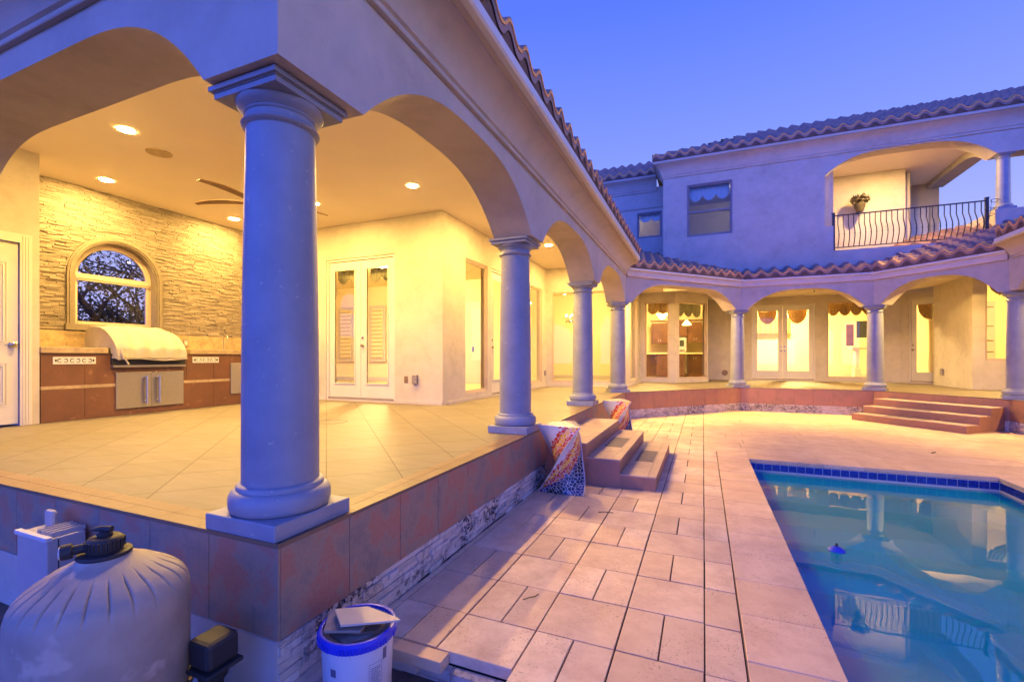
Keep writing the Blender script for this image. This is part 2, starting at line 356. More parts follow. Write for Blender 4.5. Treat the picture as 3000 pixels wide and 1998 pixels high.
def window(P, Q, s0, s1, z0, z1, name='window', mat='frame', fw=.05, k=.03, mull=None):
    fp = frame_pt(P, Q); b = MB(); e = .001
    for q, (w0, dk) in enumerate(((fw * .45, -.012), (fw, .012))):      # stepped frame
        o = 0 if q == 0 else fw * .45 - e; kk = k + dk
        bar(b, fp, s0 + o, s0 + w0, kk, kk + .05, z0 + o, z1 - o); bar(b, fp, s1 - w0, s1 - o, kk, kk + .05, z0 + o, z1 - o)
        bar(b, fp, s0 + w0, s1 - w0, kk, kk + .05, z1 - w0, z1 - o); bar(b, fp, s0 + w0, s1 - w0, kk, kk + .05, z0 + o, z0 + w0)
    if mull: bar(b, fp, s0 + fw, s1 - fw, k - .005, k + .045, mull - .025, mull + .025)
    f = b.build(name, mat, house)
    g = Sub(); a, c = fp(s0 + fw - .005, k + .035), fp(s1 - fw + .005, k + .035)
    g.face([(*a, z0 + fw - .005), (*c, z0 + fw - .005), (*c, z1 - fw + .005), (*a, z1 - fw + .005)]); g.build('pane', 'glass', f)
    return f
def door_leaf(fp, s0, s1, z0, z1, k, name, knob=None, st=.115, bot=.24, top=.14):
    b = MB()
    bar(b, fp, s0, s0 + st, k, k + .045, z0, z1); bar(b, fp, s1 - st, s1, k, k + .045, z0, z1)
    bar(b, fp, s0 + st, s1 - st, k, k + .045, z1 - top, z1); bar(b, fp, s0 + st, s1 - st, k, k + .045, z0, z0 + bot)
    for a, c in ((s0 + st, s0 + st + .02), (s1 - st - .02, s1 - st)): bar(b, fp, a, c, k - .012, k, z0 + bot, z1 - top)
    for a, c in ((z0 + bot, z0 + bot + .02), (z1 - top - .02, z1 - top)): bar(b, fp, s0 + st + .02, s1 - st - .02, k - .012, k, a, c)
    d = b.build(name, 'trim', house)
    g = Sub(); a, c = fp(s0 + st, k + .02), fp(s1 - st, k + .02)
    g.face([(*a, z0 + bot), (*c, z0 + bot), (*c, z1 - top), (*a, z1 - top)]); g.build('pane', 'glass', d)
    if knob is not None:
        for zz, rr, nm in ((z0 + .93, .028, 'knob'), (z0 + 1.07, .022, 'deadbolt')):
            c0 = fp(knob, k - .002); c1 = fp(knob, k - .02); c2 = fp(knob, k - .055); kb = Sub()
            if nm == 'knob': kb.tube([(*c0, zz), (*c1, zz), (*fp(knob, k - .028), zz), (*c2, zz)], [rr, rr * .5, rr, rr * .75], 12)
            else: kb.tube([(*c0, zz), (*c1, zz)], rr, 12)
            kb.build(nm, 'chrome', d, smooth=40)
    return d
def door_frame(P, Q, s0, s1, z0, z1, k=.02, mid=None):
    fp = frame_pt(P, Q); b = MB(); w0 = .04
    bar(b, fp, s0, s0 + w0, k, k + .10, z0, z1); bar(b, fp, s1 - w0, s1, k, k + .10, z0, z1); bar(b, fp, s0 + w0, s1 - w0, k, k + .10, z1 - w0, z1)
    b.build('door_frame', 'trim', house)
    t = MB(); bar(t, fp, s0 + w0, s1 - w0, k - .01, k + .1, z0, z0 + .03); t.build('threshold', 'darkframe', house)
    return fp
# ------------------------------------------------------------------ ground-floor exterior walls (outer face P->Q, thickness to the left)
T = .16; ZC = 3.735; ZC2 = 3.38
A0, A1 = (-7.25, 2.8), (-7.25, -1.2)                        # door wall, faces +X  (thickness to the west)
def ext(P, Q, ops, z1): return wall(Q, P, .5, z1, -T, [(hypot(Q[0] - P[0], Q[1] - P[1]) - o[1], hypot(Q[0] - P[0], Q[1] - P[1]) - o[0], o[2], o[3]) for o in ops])
# every wall below runs left-to-right as seen from outside, so its thickness lies to the left (inside)
wall((-7.25, -1.2), (-7.25, 2.8), .5, ZC, T, [(2.95, 3.84, .55, 2.66)])
wall((-7.411, 2.8), (-8.24, 2.8), .5, ZC, .16)
WK = ((-8.08, 2.801), (-8.08, 6.42)); wall(*WK, .5, ZC, T, [(.659, 1.699, 1.77, 3.03)])
WD = ((-8.24, 6.42), (-3.93, 6.42)); wall(*WD, .5, ZC, T, [(1.81, 3.36, .58, 3.12)])
WE = ((-3.93, 6.58), (-3.93, 11.75)); wall(*WE, .5, ZC, T, [(.62, 1.54, .68, 3.13), (1.71, 2.67, .58, 3.13), (3.92, 4.84, .68, 3.13)])
WF = ((-3.93, 11.75), (-1.87, 12.15)); wall(*WF, .5, ZC, T, [(.14, 2.0, .67, 3.10)])
WG = ((-1.87, 12.15), (-1.87, 15.10)); wall(*WG, .5, ZC, T, [(.85, 2.25, .67, 3.10)])
WH = ((-1.87, 15.10), (-.80, 14.95)); wall(*WH, .5, ZC2 + .1, T, [(.13, .89, .67, 3.10)])
WI = ((-.80, 14.95), (.14, 16.10)); wall(*WI, .5, ZC2 + .1, T, [(.17, 1.44, .67, 3.10)])
WJ = ((.14, 16.10), (.14, 17.70)); wall(*WJ, .5, ZC2 + .1, T)
WL = ((.14, 17.70), (5.65, 17.70)); wall(*WL, .5, ZC2 + .1, T, [(1.40, 3.27, .60, 3.13), (3.59, 4.96, .67, 3.16)])
WM = ((5.65, 17.70), (6.60, 16.75)); wall(*WM, .5, ZC2 + .1, T, [(.21, 1.12, .60, 3.13)])
WN = ((6.26, 16.75), (6.10, 16.75)); wall((6.10, 16.75), (6.10, 14.70), .5, ZC2 + .1, T)
WO = ((6.26, 14.70), (10.5, 14.70)); wall(*WO, .5, ZC2 + .1, T, [(.08, 1.5, 1.255, 3.23)])
for Wd, s0, s1, z0, z1 in ((WE, .62, 1.54, .68, 3.13), (WE, 3.92, 4.84, .68, 3.13), (WF, .14, 2.0, .67, 3.10), (WG, .85, 2.25, .67, 3.10),
                       (WH, .13, .89, .67, 3.10), (WI, .17, 1.44, .67, 3.10), (WL, 3.59, 4.96, .67, 3.16), (WO, .08, 1.5, 1.255, 3.23)):
    window(*Wd, s0, s1, z0, z1)
for Wd, s0, s1, z0, z1, two, nm in ((WD, 1.81, 3.36, .58, 3.12, 1, 'french_door'), (WE, 1.71, 2.67, .58, 3.13, 0, 'glazed_door'), (WL, 1.40, 3.27, .60, 3.13, 1, 'french_door'), (WM, .21, 1.12, .60, 3.13, 0, 'glazed_door')):
    fp = door_frame(*Wd, s0, s1, z0, z1); a, b_ = s0 + .045, s1 - .045
    if two:
        m_ = (a + b_) / 2
        door_leaf(fp, a, m_ - .004, z0 + .035, z1 - .045, .045, nm, m_ + .0 - .045 if Wd is WL else None)
        door_leaf(fp, m_ + .004, b_, z0 + .035, z1 - .045, .045, nm, m_ + .06 if Wd is WL else m_ + .05)
    else: door_leaf(fp, a, b_, z0 + .035, z1 - .045, .05, nm, a + .05)
# base curb
for Wd, cuts in ((WD, [(1.81, 3.36)]), (WE, [(1.71, 2.67)]), (WF, []), (WG, []), (WH, []), (WI, []), (WJ, []), (WL, [(1.40, 3.27)]), (WM, [(.21, 1.12)]), (WO, [])):
    fp = frame_pt(*Wd); L = hypot(Wd[1][0] - Wd[0][0], Wd[1][1] - Wd[0][1]); s = 0 if Wd is not WD else .16
    for c in cuts + [(L, L)]:
        if c[0] - s > .05: cb = MB(); bar(cb, fp, s, c[0] - .002, -.022, -.001, .551, .60); cb.build('wall_base', 'stucco', house)
        s = c[1]
# ------------------------------------------------------------------ plain white panel door in the left wall
fp = frame_pt((-7.25, -1.2), (-7.25, 2.8)); b = MB()
for a, c, z0, z1 in ((2.95 - .09, 2.95 + .012, .551, 2.75), (3.84 - .012, 3.84 + .09, .551, 2.75), (2.803, 3.828, 2.65, 2.75)):
    bar(b, fp, a, c, -.02, -.001, z0, z1); 
    if c - a < .2:
        for q in (.02, .045, .07): bar(b, fp, a + q, a + q + .008, -.027, -.02, z0, z1 - .02)
b.build('door_casing', 'trim', house)
b = MB(); bar(b, fp, 2.804, 3.825, .02, .06, .575, 2.645); d = b.build('panel_door', 'trim', house)
for a, c in ((3.05, 3.35), (3.44, 3.74)):
    for z0, z1 in ((.78, 1.28), (1.48, 2.42)):
        s_ = Sub()
        for q, kk in ((0, .012), (.03, .006)):
            bar(s_, fp, a + q, a + q + .015, kk, .02, z0 + q, z1 - q); bar(s_, fp, c - q - .015, c - q, kk, .02, z0 + q, z1 - q)
            bar(s_, fp, a + q + .015, c - q - .015, kk, .02, z0 + q, z0 + q + .015); bar(s_, fp, a + q + .015, c - q - .015, kk, .02, z1 - q - .015, z1 - q)
        s_.build('raised_panel', 'trim', d)
k_ = Sub(); c = [fp(3.77, q) for q in (.019, 0, -.012, -.03, -.05, -.06)]; k_.tube([(*p, 1.48) for p in c], [.03, .03, .012, .028, .03, .012], 16); k_.build('knob', 'chrome', d, smooth=45)
# ------------------------------------------------------------------ interior rooms
def sheet(name, pts, mat): return MB().face(pts).build(name, mat, house)
def room(x0, x1, y0, y1, walls, zc=3.62, floor=True):
    b = MB()
    for (P, Q) in walls: b.obox(P, Q, .02, .56, zc)
    b.build('interior_wall', 'interior', house)
    MB().box(x0, x1, y0, y1, zc, zc + .02).build('interior_ceiling', 'interior', house)
    MB().box(x0, x1, y0, y1, .555, .575).build('interior_floor', 'intfloor', house)
    s = MB()
    for (P, Q) in walls:
        s.obox(Q, P, .02, .576, .70); s.obox(Q, P, .03, .576, .64)
    s.build('skirting', 'trim', house)
room(-12, -4.09, 6.6, 11.9, [((-12, 6.6), (-12, 11.9)), ((-12, 11.88), (-3.95, 11.88))][::-1])
room(-7.0, -2.03, 11.93, 16.0, [((-7, 12), (-7, 16)), ((-7, 15.98), (-2.05, 15.98))][::1], zc=3.6)
room(-5.5, .10, 16.03, 20.0, [((-5.5, 16.03), (-5.5, 20)), ((-5.5, 19.98), (.28, 19.98)), ((.12, 17.9), (.12, 19.97))], zc=3.61)
MB().prism([(-1.7, 15.28), (-.84, 15.14), (-.02, 16.02), (-1.7, 16.02)], .555, .575).build('interior_floor', 'intfloor', house)
MB().prism([(-1.7, 15.28), (-.84, 15.14), (-.02, 16.02), (-1.7, 16.02)], 3.36, 3.38).build('interior_ceiling', 'interior', house)
room(.32, 6.5, 17.88, 22.0, [((.32, 17.9), (.32, 21.98)), ((.3, 21.98), (6.5, 21.98)), ((6.5, 22), (6.5, 17.0))], zc=3.63)
room(6.28, 10.5, 14.9, 19.0, [((6.72, 18.98), (10.5, 18.98)), ((10.48, 19), (10.48, 14.9)), ((6.27, 16.8), (6.27, 18.9))], zc=3.64)
# ------------------------------------------------------------------ arcade beams with flattened arches
ARCH_H = .475
def arch_z(s, a, c, wd=1.22, p=2.8):
    d = min(s - a, c - s)
    if d <= 0: return 2.57
    wd = min(wd, (c - a) / 2)
    return 2.57 + (ARCH_H * (1 - (1 - d / wd) ** p) if d < wd else ARCH_H)
def beam(P, Q, arches, zo, zi, m0, m1, t=.42, z_of=arch_z):
    """outer face P->Q (thickness to the left); m0/m1: extra inner length at the mitred ends"""
    L = hypot(Q[0] - P[0], Q[1] - P[1]); fp = frame_pt(P, Q)
    S = {0, L}
    for a, c in arches:
        n = 44
        S |= {a + (c - a) * (.5 - .5 * cos(pi * i / n)) for i in range(n + 1)}
    S = sorted(S); rows = [[], [], [], []]
    for s in S:
        z = 2.57
        for a, c in arches:
            if a < s < c: z = z_of(s, a, c)
        si = -m0 if s == 0 else L + m1 if s == L else min(max(s, -m0 + .001), L + m1 - .001)
        rows[0].append((*fp(s, 0), z)); rows[1].append((*fp(s, 0), zo)); rows[2].append((*fp(si, t), zi)); rows[3].append((*fp(si, t), z))
    b = MB(); b.grid([rows[0], rows[1], rows[2], rows[3], rows[0]])
    b.face([r[0] for r in rows]); b.face([r[-1] for r in reversed(rows)])
    return b.build('arcade_beam', 'stucco', house, smooth=32)
FB, P0, B1, B2, P3 = (-1.6, 1.34), (-1.6, 10.4), (.9, 13.2), (3.7, 13.2), (5.25, 11.4)
def left_arch_z(s, a, c):
    d = min(s - a, c - s); wd = 1.1
    return 2.57 + (.44 * (1 - (1 - d / wd) ** 3.2) if d < wd else .44)
beam((-7.25, 1.34), FB, [(1.89, 5.19)], 3.5, 3.74, 0, -.42, z_of=left_arch_z)
t45 = math.tan(radians(48.2) / 2) * .42
beam(FB, P0, [(.51, 2.98), (3.32, 5.90), (6.26, 8.94)], 3.5, 3.74, -.42, t45)
L1 = hypot(2.5, 2.8); L3 = hypot(1.55, 1.8)
tA = math.tan(radians(48.24) / 2) * .42; tB = math.tan(radians(49.27) / 2) * .42; tC = math.tan(radians(40.7) / 2) * .42
beam(P0, B1, [(.16, L1 - .18)], 3.36, 3.40, -t45 * 0 + 0, tA, t=.40)
beam(B1, B2, [(.16, 2.8 - .16)], 3.36, 3.40, tA, tB, t=.41)
beam(B2, P3, [(.16, L3 - .16)], 3.36, 3.40, tB, tC, t=.40)
beam(P3, (5.25, -1.0), [(.25, 2.6), (3.0, 5.6), (6.0, 8.6), (9.0, 11.6)], 3.5, 3.74, tC, 0)
# ------------------------------------------------------------------ cornice, fascia boards, gutters
def offset_path(path, off):                               # offset to the right of travel (outside)
    out = []
    for i, p in enumerate(path):
        ns = []
        for a, b in ((i - 1, i), (i, i + 1)):
            if 0 <= a and b < len(path):
                dx, dy = path[b][0] - path[a][0], path[b][1] - path[a][1]; L = hypot(dx, dy); ns.append((dy / L, -dx / L))
        if len(ns) == 1: n = ns[0]; k = 1
        else:
            n = (ns[0][0] + ns[1][0], ns[0][1] + ns[1][1]); q = hypot(*n); n = (n[0] / q, n[1] / q); k = 1 / (n[0] * ns[0][0] + n[1] * ns[0][1])
        out.append((p[0] + n[0] * off * k, p[1] + n[1] * off * k))
    return out
def sweep(path, prof, name, mat, cap=True, parent=None, smooth=30):
    rows = [[(x, y, z) for x, y in offset_path(path, o)] for o, z in prof]
    b = MB(); b.grid(rows)
    if cap: b.face([r[0] for r in rows]); b.face([r[-1] for r in reversed(rows)])
    return b.build(name, mat, parent or house, smooth=smooth)
CORN = [(.001, 3.17), (.03, 3.17), (.034, 3.175), (.034, 3.20), (.03, 3.205), (.05, 3.215), (.062, 3.25), (.09, 3.30), (.13, 3.345), (.18, 3.38), (.225, 3.40), (.24, 3.405), (.245, 3.42), (.285, 3.42), (.285, 3.47), (.0, 3.47)]
sweep([(-7.25, 1.34), FB, (-1.6, 10.28)], CORN, 'cornice', 'stucco')
sweep([(5.25, 11.28), (5.25, -1.0)], CORN, 'cornice', 'stucco')
GUT = [(.287, 3.42), (.33, 3.42), (.345, 3.435), (.345, 3.50), (.30, 3.50), (.30, 3.44), (.287, 3.44)]
sweep([(-7.25, 1.34), FB, (-1.6, 10.1)], GUT, 'gutter', 'gutter', smooth=20)
sweep([(5.25, 11.1), (5.25, -1.0)], GUT, 'gutter', 'gutter', smooth=20)
FAS = [(.002, 3.155), (.05, 3.155), (.055, 3.16), (.055, 3.285), (.0, 3.285)]
sweep([P0, B1, B2, P3], FAS, 'fascia_board', 'fascia')
sweep([P0, B1, B2, P3], [(.057, 3.285), (.10, 3.285), (.115, 3.30), (.115, 3.345), (.07, 3.345), (.057, 3.30)], 'gutter', 'gutter', smooth=20)
# ------------------------------------------------------------------ clay S-tile roofs
def s_wave(u):
    u %= 1
    return .072 * sin(pi * u / .58) if u < .58 else -.024 * sin(pi * (u - .58) / .42)
def roof(A, B, z, pitch, depth, g0=0, g1=0, pitch_w=.31, row=.36, name='roof', th=.024, skip=0):
    """eave A->B (upslope to the left), g0/g1: how far the ends run outward (+) or inward (-) per metre of depth"""
    L = hypot(B[0] - A[0], B[1] - A[1]); fp = frame_pt(A, B)
    b = MB(); rows = max(1, round(depth / row)); n = int((L + 2 * depth) / pitch_w * 14) + 2; du = pitch_w / 14
    u0 = -du * int(depth / du + 2)
    def P(u, v, lift): return (*fp(u, v), z + v * pitch + s_wave(u / pitch_w) + lift)
    for r in range(rows):
        va, vb = r * row, (r + 1) * row + .01
        lo_a, hi_a, lo_b, hi_b = -g0 * va, L + g1 * va, -g0 * vb, L + g1 * vb
        us = [u0 + du * i for i in range(int((L + 2 * depth + 1) / du) + 4)]
        ra, rb, rf = [], [], []
        for u in us:
            ua = min(max(u, lo_a), hi_a); ub = min(max(u, lo_b), hi_b)
            if u < min(lo_a, lo_b) - du or u > max(hi_a, hi_b) + du: continue
            j = 0
            ra.append(P(ua, va, .066)); rb.append(P(ub, vb, -.005)); rf.append(P(ua, va + .006, -.03))
        b.grid([rf, ra, rb])
    o = b.build(name, 'clay', house, smooth=45)
    e = Sub(); us = [du * i for i in range(int(L / du) + 1)]
    top = [P(u, -.004, .053) for u in us]; bot = [P(u, -.004, .053 - th) for u in us]
    btop = [P(u, .10, .053 + .01) for u in us]; ubot = [P(u, .10, .053 - th) for u in us]
    e.grid([ubot, bot, top, btop]); e.build('tile_end', 'clayedge_lit', o, smooth=40)
    mo = Sub(); f0 = [P(u, .018, .053 - th) for u in us]; f1 = [(*fp(u, .018), z - .075) for u in us]; mo.grid([f1, f0]); mo.build('mortar', 'mortar', o)
    d = Sub(); d.face([(*fp(0, .02), z - .06), (*fp(L, .02), z - .06), (*fp(L + g1 * depth, depth), z - .06 + pitch * depth), (*fp(-g0 * depth, depth), z - .06 + pitch * depth)]); d.build('roof_deck', 'mortar', o)
    return o
roof((-1.24, .98), (-1.24, 10.12), 3.565, .38, 6.1, -1, .35)
roof((-9.0, .98), (-1.24, .98), 3.565, .38, 4.2, 0, -1)
ev = offset_path([P0, B1, B2, P3], .135)
roof(ev[0], ev[1], 3.405, .38, 4.2, .3, math.tan(radians(24.1)))
roof(ev[1], ev[2], 3.405, .38, 1.0, math.tan(radians(24.1)), math.tan(radians(24.6)))
roof(ev[2], ev[3], 3.405, .38, 3.4, math.tan(radians(24.6)), .3)
roof((4.89, 11.02), (4.89, -1.2), 3.565, .38, 3.2, .3, 0)
# flashing where the porch roof meets the upper wall
# ------------------------------------------------------------------ porch ceilings
MB().prism([(-8.08, 2.80), (-7.25, 2.80), (-7.25, 1.76), (-2.02, 1.76), (-2.02, 10.5), (-1.75, 10.7), (-1.87, 12.2), (-3.93, 11.8), (-3.93, 6.42), (-8.08, 6.42)][::-1], ZC, ZC + .02).build('porch_ceiling', 'ceiling', house)
MB().box(-8.3, -7.252, -1.2, 2.799, ZC, ZC + .02).build('porch_ceiling', 'ceiling', house); MB().box(-7.2599, -2.021, 1.70, 1.759, ZC, ZC + .02).build('porch_ceiling', 'ceiling', house)
MB().prism([(-1.75, 10.7), (.72, 13.6), (3.85, 13.6), (5.5, 11.75), (5.67, 11.5), (9.5, 11.5), (9.5, 14.7), (6.1, 14.7), (6.1, 16.75), (5.65, 17.7), (.14, 17.7), (.14, 16.1), (-.8, 14.95), (-1.87, 15.1), (-1.87, 12.2)], ZC2, ZC2 + .02).build('porch_ceiling', 'ceiling', house)
MB().box(5.67, 9.5, -1.0, 11.5, ZC, ZC + .02).build('porch_ceiling', 'ceiling', house)
MB().prism([(-1.75, 10.7), (-1.73, 10.7), (-1.85, 12.2), (-1.87, 12.2)], ZC2, ZC).build('ceiling_drop', 'ceiling', house)
wall((9.65, -1.0), (9.65, 14.7), .5, ZC, .15)
# ------------------------------------------------------------------ columns (parts of the house: base, shaft, capital)
def col_parts():
    b = MB(); b.box(-.22, .22, -.22, .22, 0, .075); base = b
    tor = MB(); tor.lathe([(.10, .0755), (.205, .0755), (.214, .082), (.2205, .10), (.222, .122), (.2205, .143), (.213, .162), (.198, .172), (.19, .174), (.19, .19), (.186, .195), (.172, .2), (.10, .2)], n=48)
    sh = MB(); prof = [(.10, .2)]
    for i in range(13):
        t = i / 12; prof.append((.1685 - .0185 * t ** 1.5 + .002 * sin(pi * t), .2 + (1.845 - .2) * t))
    prof.append((.10, 1.845)); sh.lathe(prof, n=48)
    cp = MB(); cp.lathe([(.10, 1.845), (.152, 1.845), (.156, 1.85), (.166, 1.853), (.1715, 1.862), (.166, 1.871), (.156, 1.874), (.152, 1.878), (.152, 1.905), (.158, 1.908), (.160, 1.913), (.157, 1.918), (.163, 1.924), (.180, 1.935), (.190, 1.950), (.192, 1.9595), (.10, 1.9595)], n=48)
    ab = MB(); ab.box(-.195, .195, -.195, .195, 1.96, 1.985); ab.box(-.20, .20, -.20, .20, 1.9855, 1.99); ab.box(-.212, .212, -.212, .212, 1.9905, 2.013)
    out = []
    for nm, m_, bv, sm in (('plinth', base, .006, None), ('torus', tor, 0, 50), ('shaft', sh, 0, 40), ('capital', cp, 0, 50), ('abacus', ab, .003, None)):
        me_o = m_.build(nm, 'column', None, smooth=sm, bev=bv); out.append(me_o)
    return out
protos = col_parts()
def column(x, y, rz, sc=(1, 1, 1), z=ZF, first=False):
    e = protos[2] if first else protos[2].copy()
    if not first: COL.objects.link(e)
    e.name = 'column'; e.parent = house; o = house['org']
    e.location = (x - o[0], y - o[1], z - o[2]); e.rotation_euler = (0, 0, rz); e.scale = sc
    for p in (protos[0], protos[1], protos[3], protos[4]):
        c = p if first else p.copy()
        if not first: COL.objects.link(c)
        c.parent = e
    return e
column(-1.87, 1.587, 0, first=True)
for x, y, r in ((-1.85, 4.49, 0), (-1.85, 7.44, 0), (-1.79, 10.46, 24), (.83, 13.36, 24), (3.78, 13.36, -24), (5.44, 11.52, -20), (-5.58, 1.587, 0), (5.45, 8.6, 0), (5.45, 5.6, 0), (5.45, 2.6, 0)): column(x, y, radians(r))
# ------------------------------------------------------------------ upper storey
YU = 13.5; YR = 14.4
UW = ((-1.043, YU), (9.5, YU)); ux = lambda x: x + 1.043
ZS = 3.98
def upper_wall():
    # solid part left of the balcony, sill wall below it, beam with arch over it
    wall((-1.043, YU), (2.80, YU), 3.2, 6.5, .3, [(ux(-.42), ux(.72), 4.66, 6.10)], name='upper_wall')
    wall((2.80, YU), (6.0, YU), 3.2, ZS, .3, name='upper_wall')
    wall((2.80, YU), (2.98, YU), ZS + .001, 4.60, .3, name='upper_wall')
    wall((6.0, YU), (9.5, YU), 3.2, 4.63, .3, name='upper_wall')
    wall((-1.043, YR + .3), (-1.043, YU + .301), 3.4, 6.5, .3, name='upper_wall')
    wall((-6.0, YR), (-1.044, YR), 3.6, 6.5, .3, [(4.12, 4.85, 4.98, 5.77)], name='upper_wall')
    b = MB(); S = [2.80 + (6.02 - 2.80) * (.5 - .5 * cos(pi * i / 40)) for i in range(41)] + [6.3, 9.5]; r = [[], [], [], []]
    for s in S:
        d = min(s - 2.80, 6.02 - s); z = 5.87
        if d > 0: z += .46 * (1 - (1 - d / 1.35) ** 2.8) if d < 1.35 else .46
        for q, (yy, zz) in enumerate(((YU, z), (YU, 6.5), (YU + .4, 6.5), (YU + .4, z))): r[q].append((s, yy, zz))
    b.grid(r + [r[0]]); b.face([q[0] for q in r]); b.face([q[-1] for q in reversed(r)]); b.build('balcony_beam', 'stucco', house, smooth=32)
upper_wall()
window(*UW, ux(-.42), ux(.72), 4.66, 6.10, mat='darkframe', fw=.06, k=.02, mull=5.33)
window((-6.0, YR), (-1.044, YR), 4.12, 4.85, 4.98, 5.77, mat='darkframe', fw=.06, k=.02)
dk = lambda p, z0: [(o * .9, z0 + (z - 3.17) * 1.45) for o, z in p]
UC = [(-1.043, YR), (-1.043, YU), (9.5, YU)]
sweep(UC, dk(CORN, 6.36), 'cornice', 'stucco'); sweep([(-6.0, YR), (-1.30, YR)], dk(CORN, 6.36), 'cornice', 'stucco')
sweep([(-6.0, YR), (-1.044, YR)], [(.001, 5.87), (.025, 5.87), (.035, 5.89), (.025, 5.91), (.035, 5.93), (.001, 5.95)], 'band_course', 'stucco')
roof((-1.315, YU - .275), (9.8, YU - .275), 6.855, .5, 3.3, -1, 0, row=.36)
roof((-1.315, YU + 3.2), (-1.315, YU - .275), 6.855, .5, 3.3, 0, -1)
roof((-6.2, YR - .275), (-1.315, YR - .275), 6.855, .5, 3.0, 0, .0)
# room behind the upper windows
for x0, x1, yb, z0, z1 in ((-.73, 2.49, YU + 3.2, 3.9, 6.5),):
    b = MB(); b.box(x0 - .02, x0, YU + .31, yb, z0, z1); b.box(x1, x1 + .02, YU + .31, yb, z0, z1); b.box(x0, x1, yb, yb + .02, z0, z1)
    b.box(x0, x1, YU + .31, yb, z0 - .02, z0); b.box(x0, x1, YU + .31, yb, z1, z1 + .02); b.build('bedroom_wall', 'trim', house)
b = MB(); b.box(-3.2, -1.1, YR + 1.8, YR + 1.82, 4, 6.5); b.box(-3.22, -3.2, YR + .31, YR + 1.8, 4, 6.5); b.box(-1.1, -1.08, YR + .31, YR + 1.8, 4, 6.5); b.box(-3.2, -1.1, YR + .31, YR + 1.8, 6.5, 6.52); b.box(-3.2, -1.1, YR + .31, YR + 1.8, 3.98, 4); b.build('bedroom_wall', 'trim', house)
# balcony enclosure
MB().box(2.81, 6.6, YU + .301, 17.5, ZS - .08, ZS).build('balcony_floor', 'floor', house)
MB().box(2.81, 6.6, YU + .401, 17.5, 6.42, 6.5).build('balcony_ceiling', 'ceiling', house)
wall((2.5, 15.4), (5.02, 15.4), ZS + .001, 6.419, .3, name='balcony_wall'); wall((2.79, 15.399), (2.79, YU + .302), ZS + .001, 6.419, .25, name='balcony_wall')
wall((5.02, 17.0), (5.02, 15.701), ZS + .001, 6.419, .2, name='balcony_wall')
wall((5.021, 17.0), (6.32, 17.0), ZS + .001, 6.419, .2, [(.25, 1.1, ZS + .02, 5.75)], name='balcony_wall')
MB().box(5.28, 6.11, 17.04, 17.08, ZS + .03, 5.74).build('balcony_door', 'gutter', house)
# side beam and side parapet of the balcony
b = MB(); S = [13.901 + (17.0 - 13.901) * i / 30 for i in range(31)]; r = [[], [], [], []]
for s in S:
    d = s - 13.95; z = 5.87
    if d > 0: z += .40 * (1 - (1 - d / 1.2) ** 2.6) if d < 1.2 else .40
    for q, (xx, zz) in enumerate(((6.02, z), (6.02, 6.419), (6.40, 6.419), (6.40, z))): r[q].append((xx, s, zz))
b.grid(r + [r[0]]); b.face([q[0] for q in r]); b.face([q[-1] for q in r]); b.build('balcony_beam', 'stucco', house, smooth=32)
wall((6.02, 17.0), (6.02, YU + .302), ZS + .001, 4.63, .35, name='parapet_wall')
cu = column(6.2, YU + .17, 0, (.72, .72, .62), z=4.632)
M['sheer'] = simple('sheer_curtain', (.72, .70, .68), .8, var=.05, scale=30)
# ------------------------------------------------------------------ iron balcony railing
ry = YU + .03
rail = thing('balcony_railing', 'black wrought iron railing with belly-curved balusters across the upper balcony', 'railing', (2.99, ry, ZS))
MB().box(3.0, 5.84, ry - .018, ry + .018, 4.835, 4.86).build('top_rail', 'iron', rail)
MB().box(3.0, 5.84, ry - .012, ry + .012, 4.045, 4.065).build('bottom_rail', 'iron', rail)
for x in (2.985, 5.86):
    MB().box(x - .028, x + .028, ry - .028, ry + .028, ZS + .001, 4.90).box(x - .035, x + .035, ry - .035, ry + .035, 4.9005, 4.92).build('post', 'iron', rail)
b = MB(); pts = []
for i in range(15):
    t = i / 14; z = .79 * (1 - t)
    y = -.006 * sin(pi * t / .28) if t < .28 else -.115 * max(0, sin(pi * (t - .28) / .72)) ** 1.2
    pts.append((0, y, z))
b.tube(pts, .0105, 6); zz = .79 * (1 - .62); b.lathe([(.004, zz - .014 + 0), (.016, zz - .006), (.016, zz + .006), (.004, zz + .014)], 0, -.105, 10)
bal = b.build('baluster', 'iron', rail, smooth=50, loc=(0, 0, 0))
nb = 26
for i in range(nb):
    o = bal if i == 0 else bal.copy()
    if i: COL.objects.link(o)
    o.location = (3.0 + 2.84 * (i + .7) / (nb + .4) - 2.99, 0, .075)
# scroll ornament by the right post
orn = thing('hanging_ornament', 'curled black iron ornament hanging beside the right balcony post', 'ornament', (5.95, ry - .1, 4.3))
b = MB()
for cx, cz, r0, tw in ((5.95, 4.80, .09, 2.2), (5.86, 4.62, .09, 2.4), (5.88, 4.50, .07, 2), (5.80, 4.32, .05, 2)):
    b.tube([(cx + r0 * (1 - .55 * t / 20) * cos(tw * pi * t / 20), ry - .1, cz + r0 * .55 * (1 - .55 * t / 20) * sin(tw * pi * t / 20)) for t in range(21)], .006, 5)
b.tube([(5.90, ry - .05, 4.86), (5.9, ry - .1, 4.82), (5.84, ry - .1, 4.25)], .004, 5); b.build('scroll', 'iron', orn)
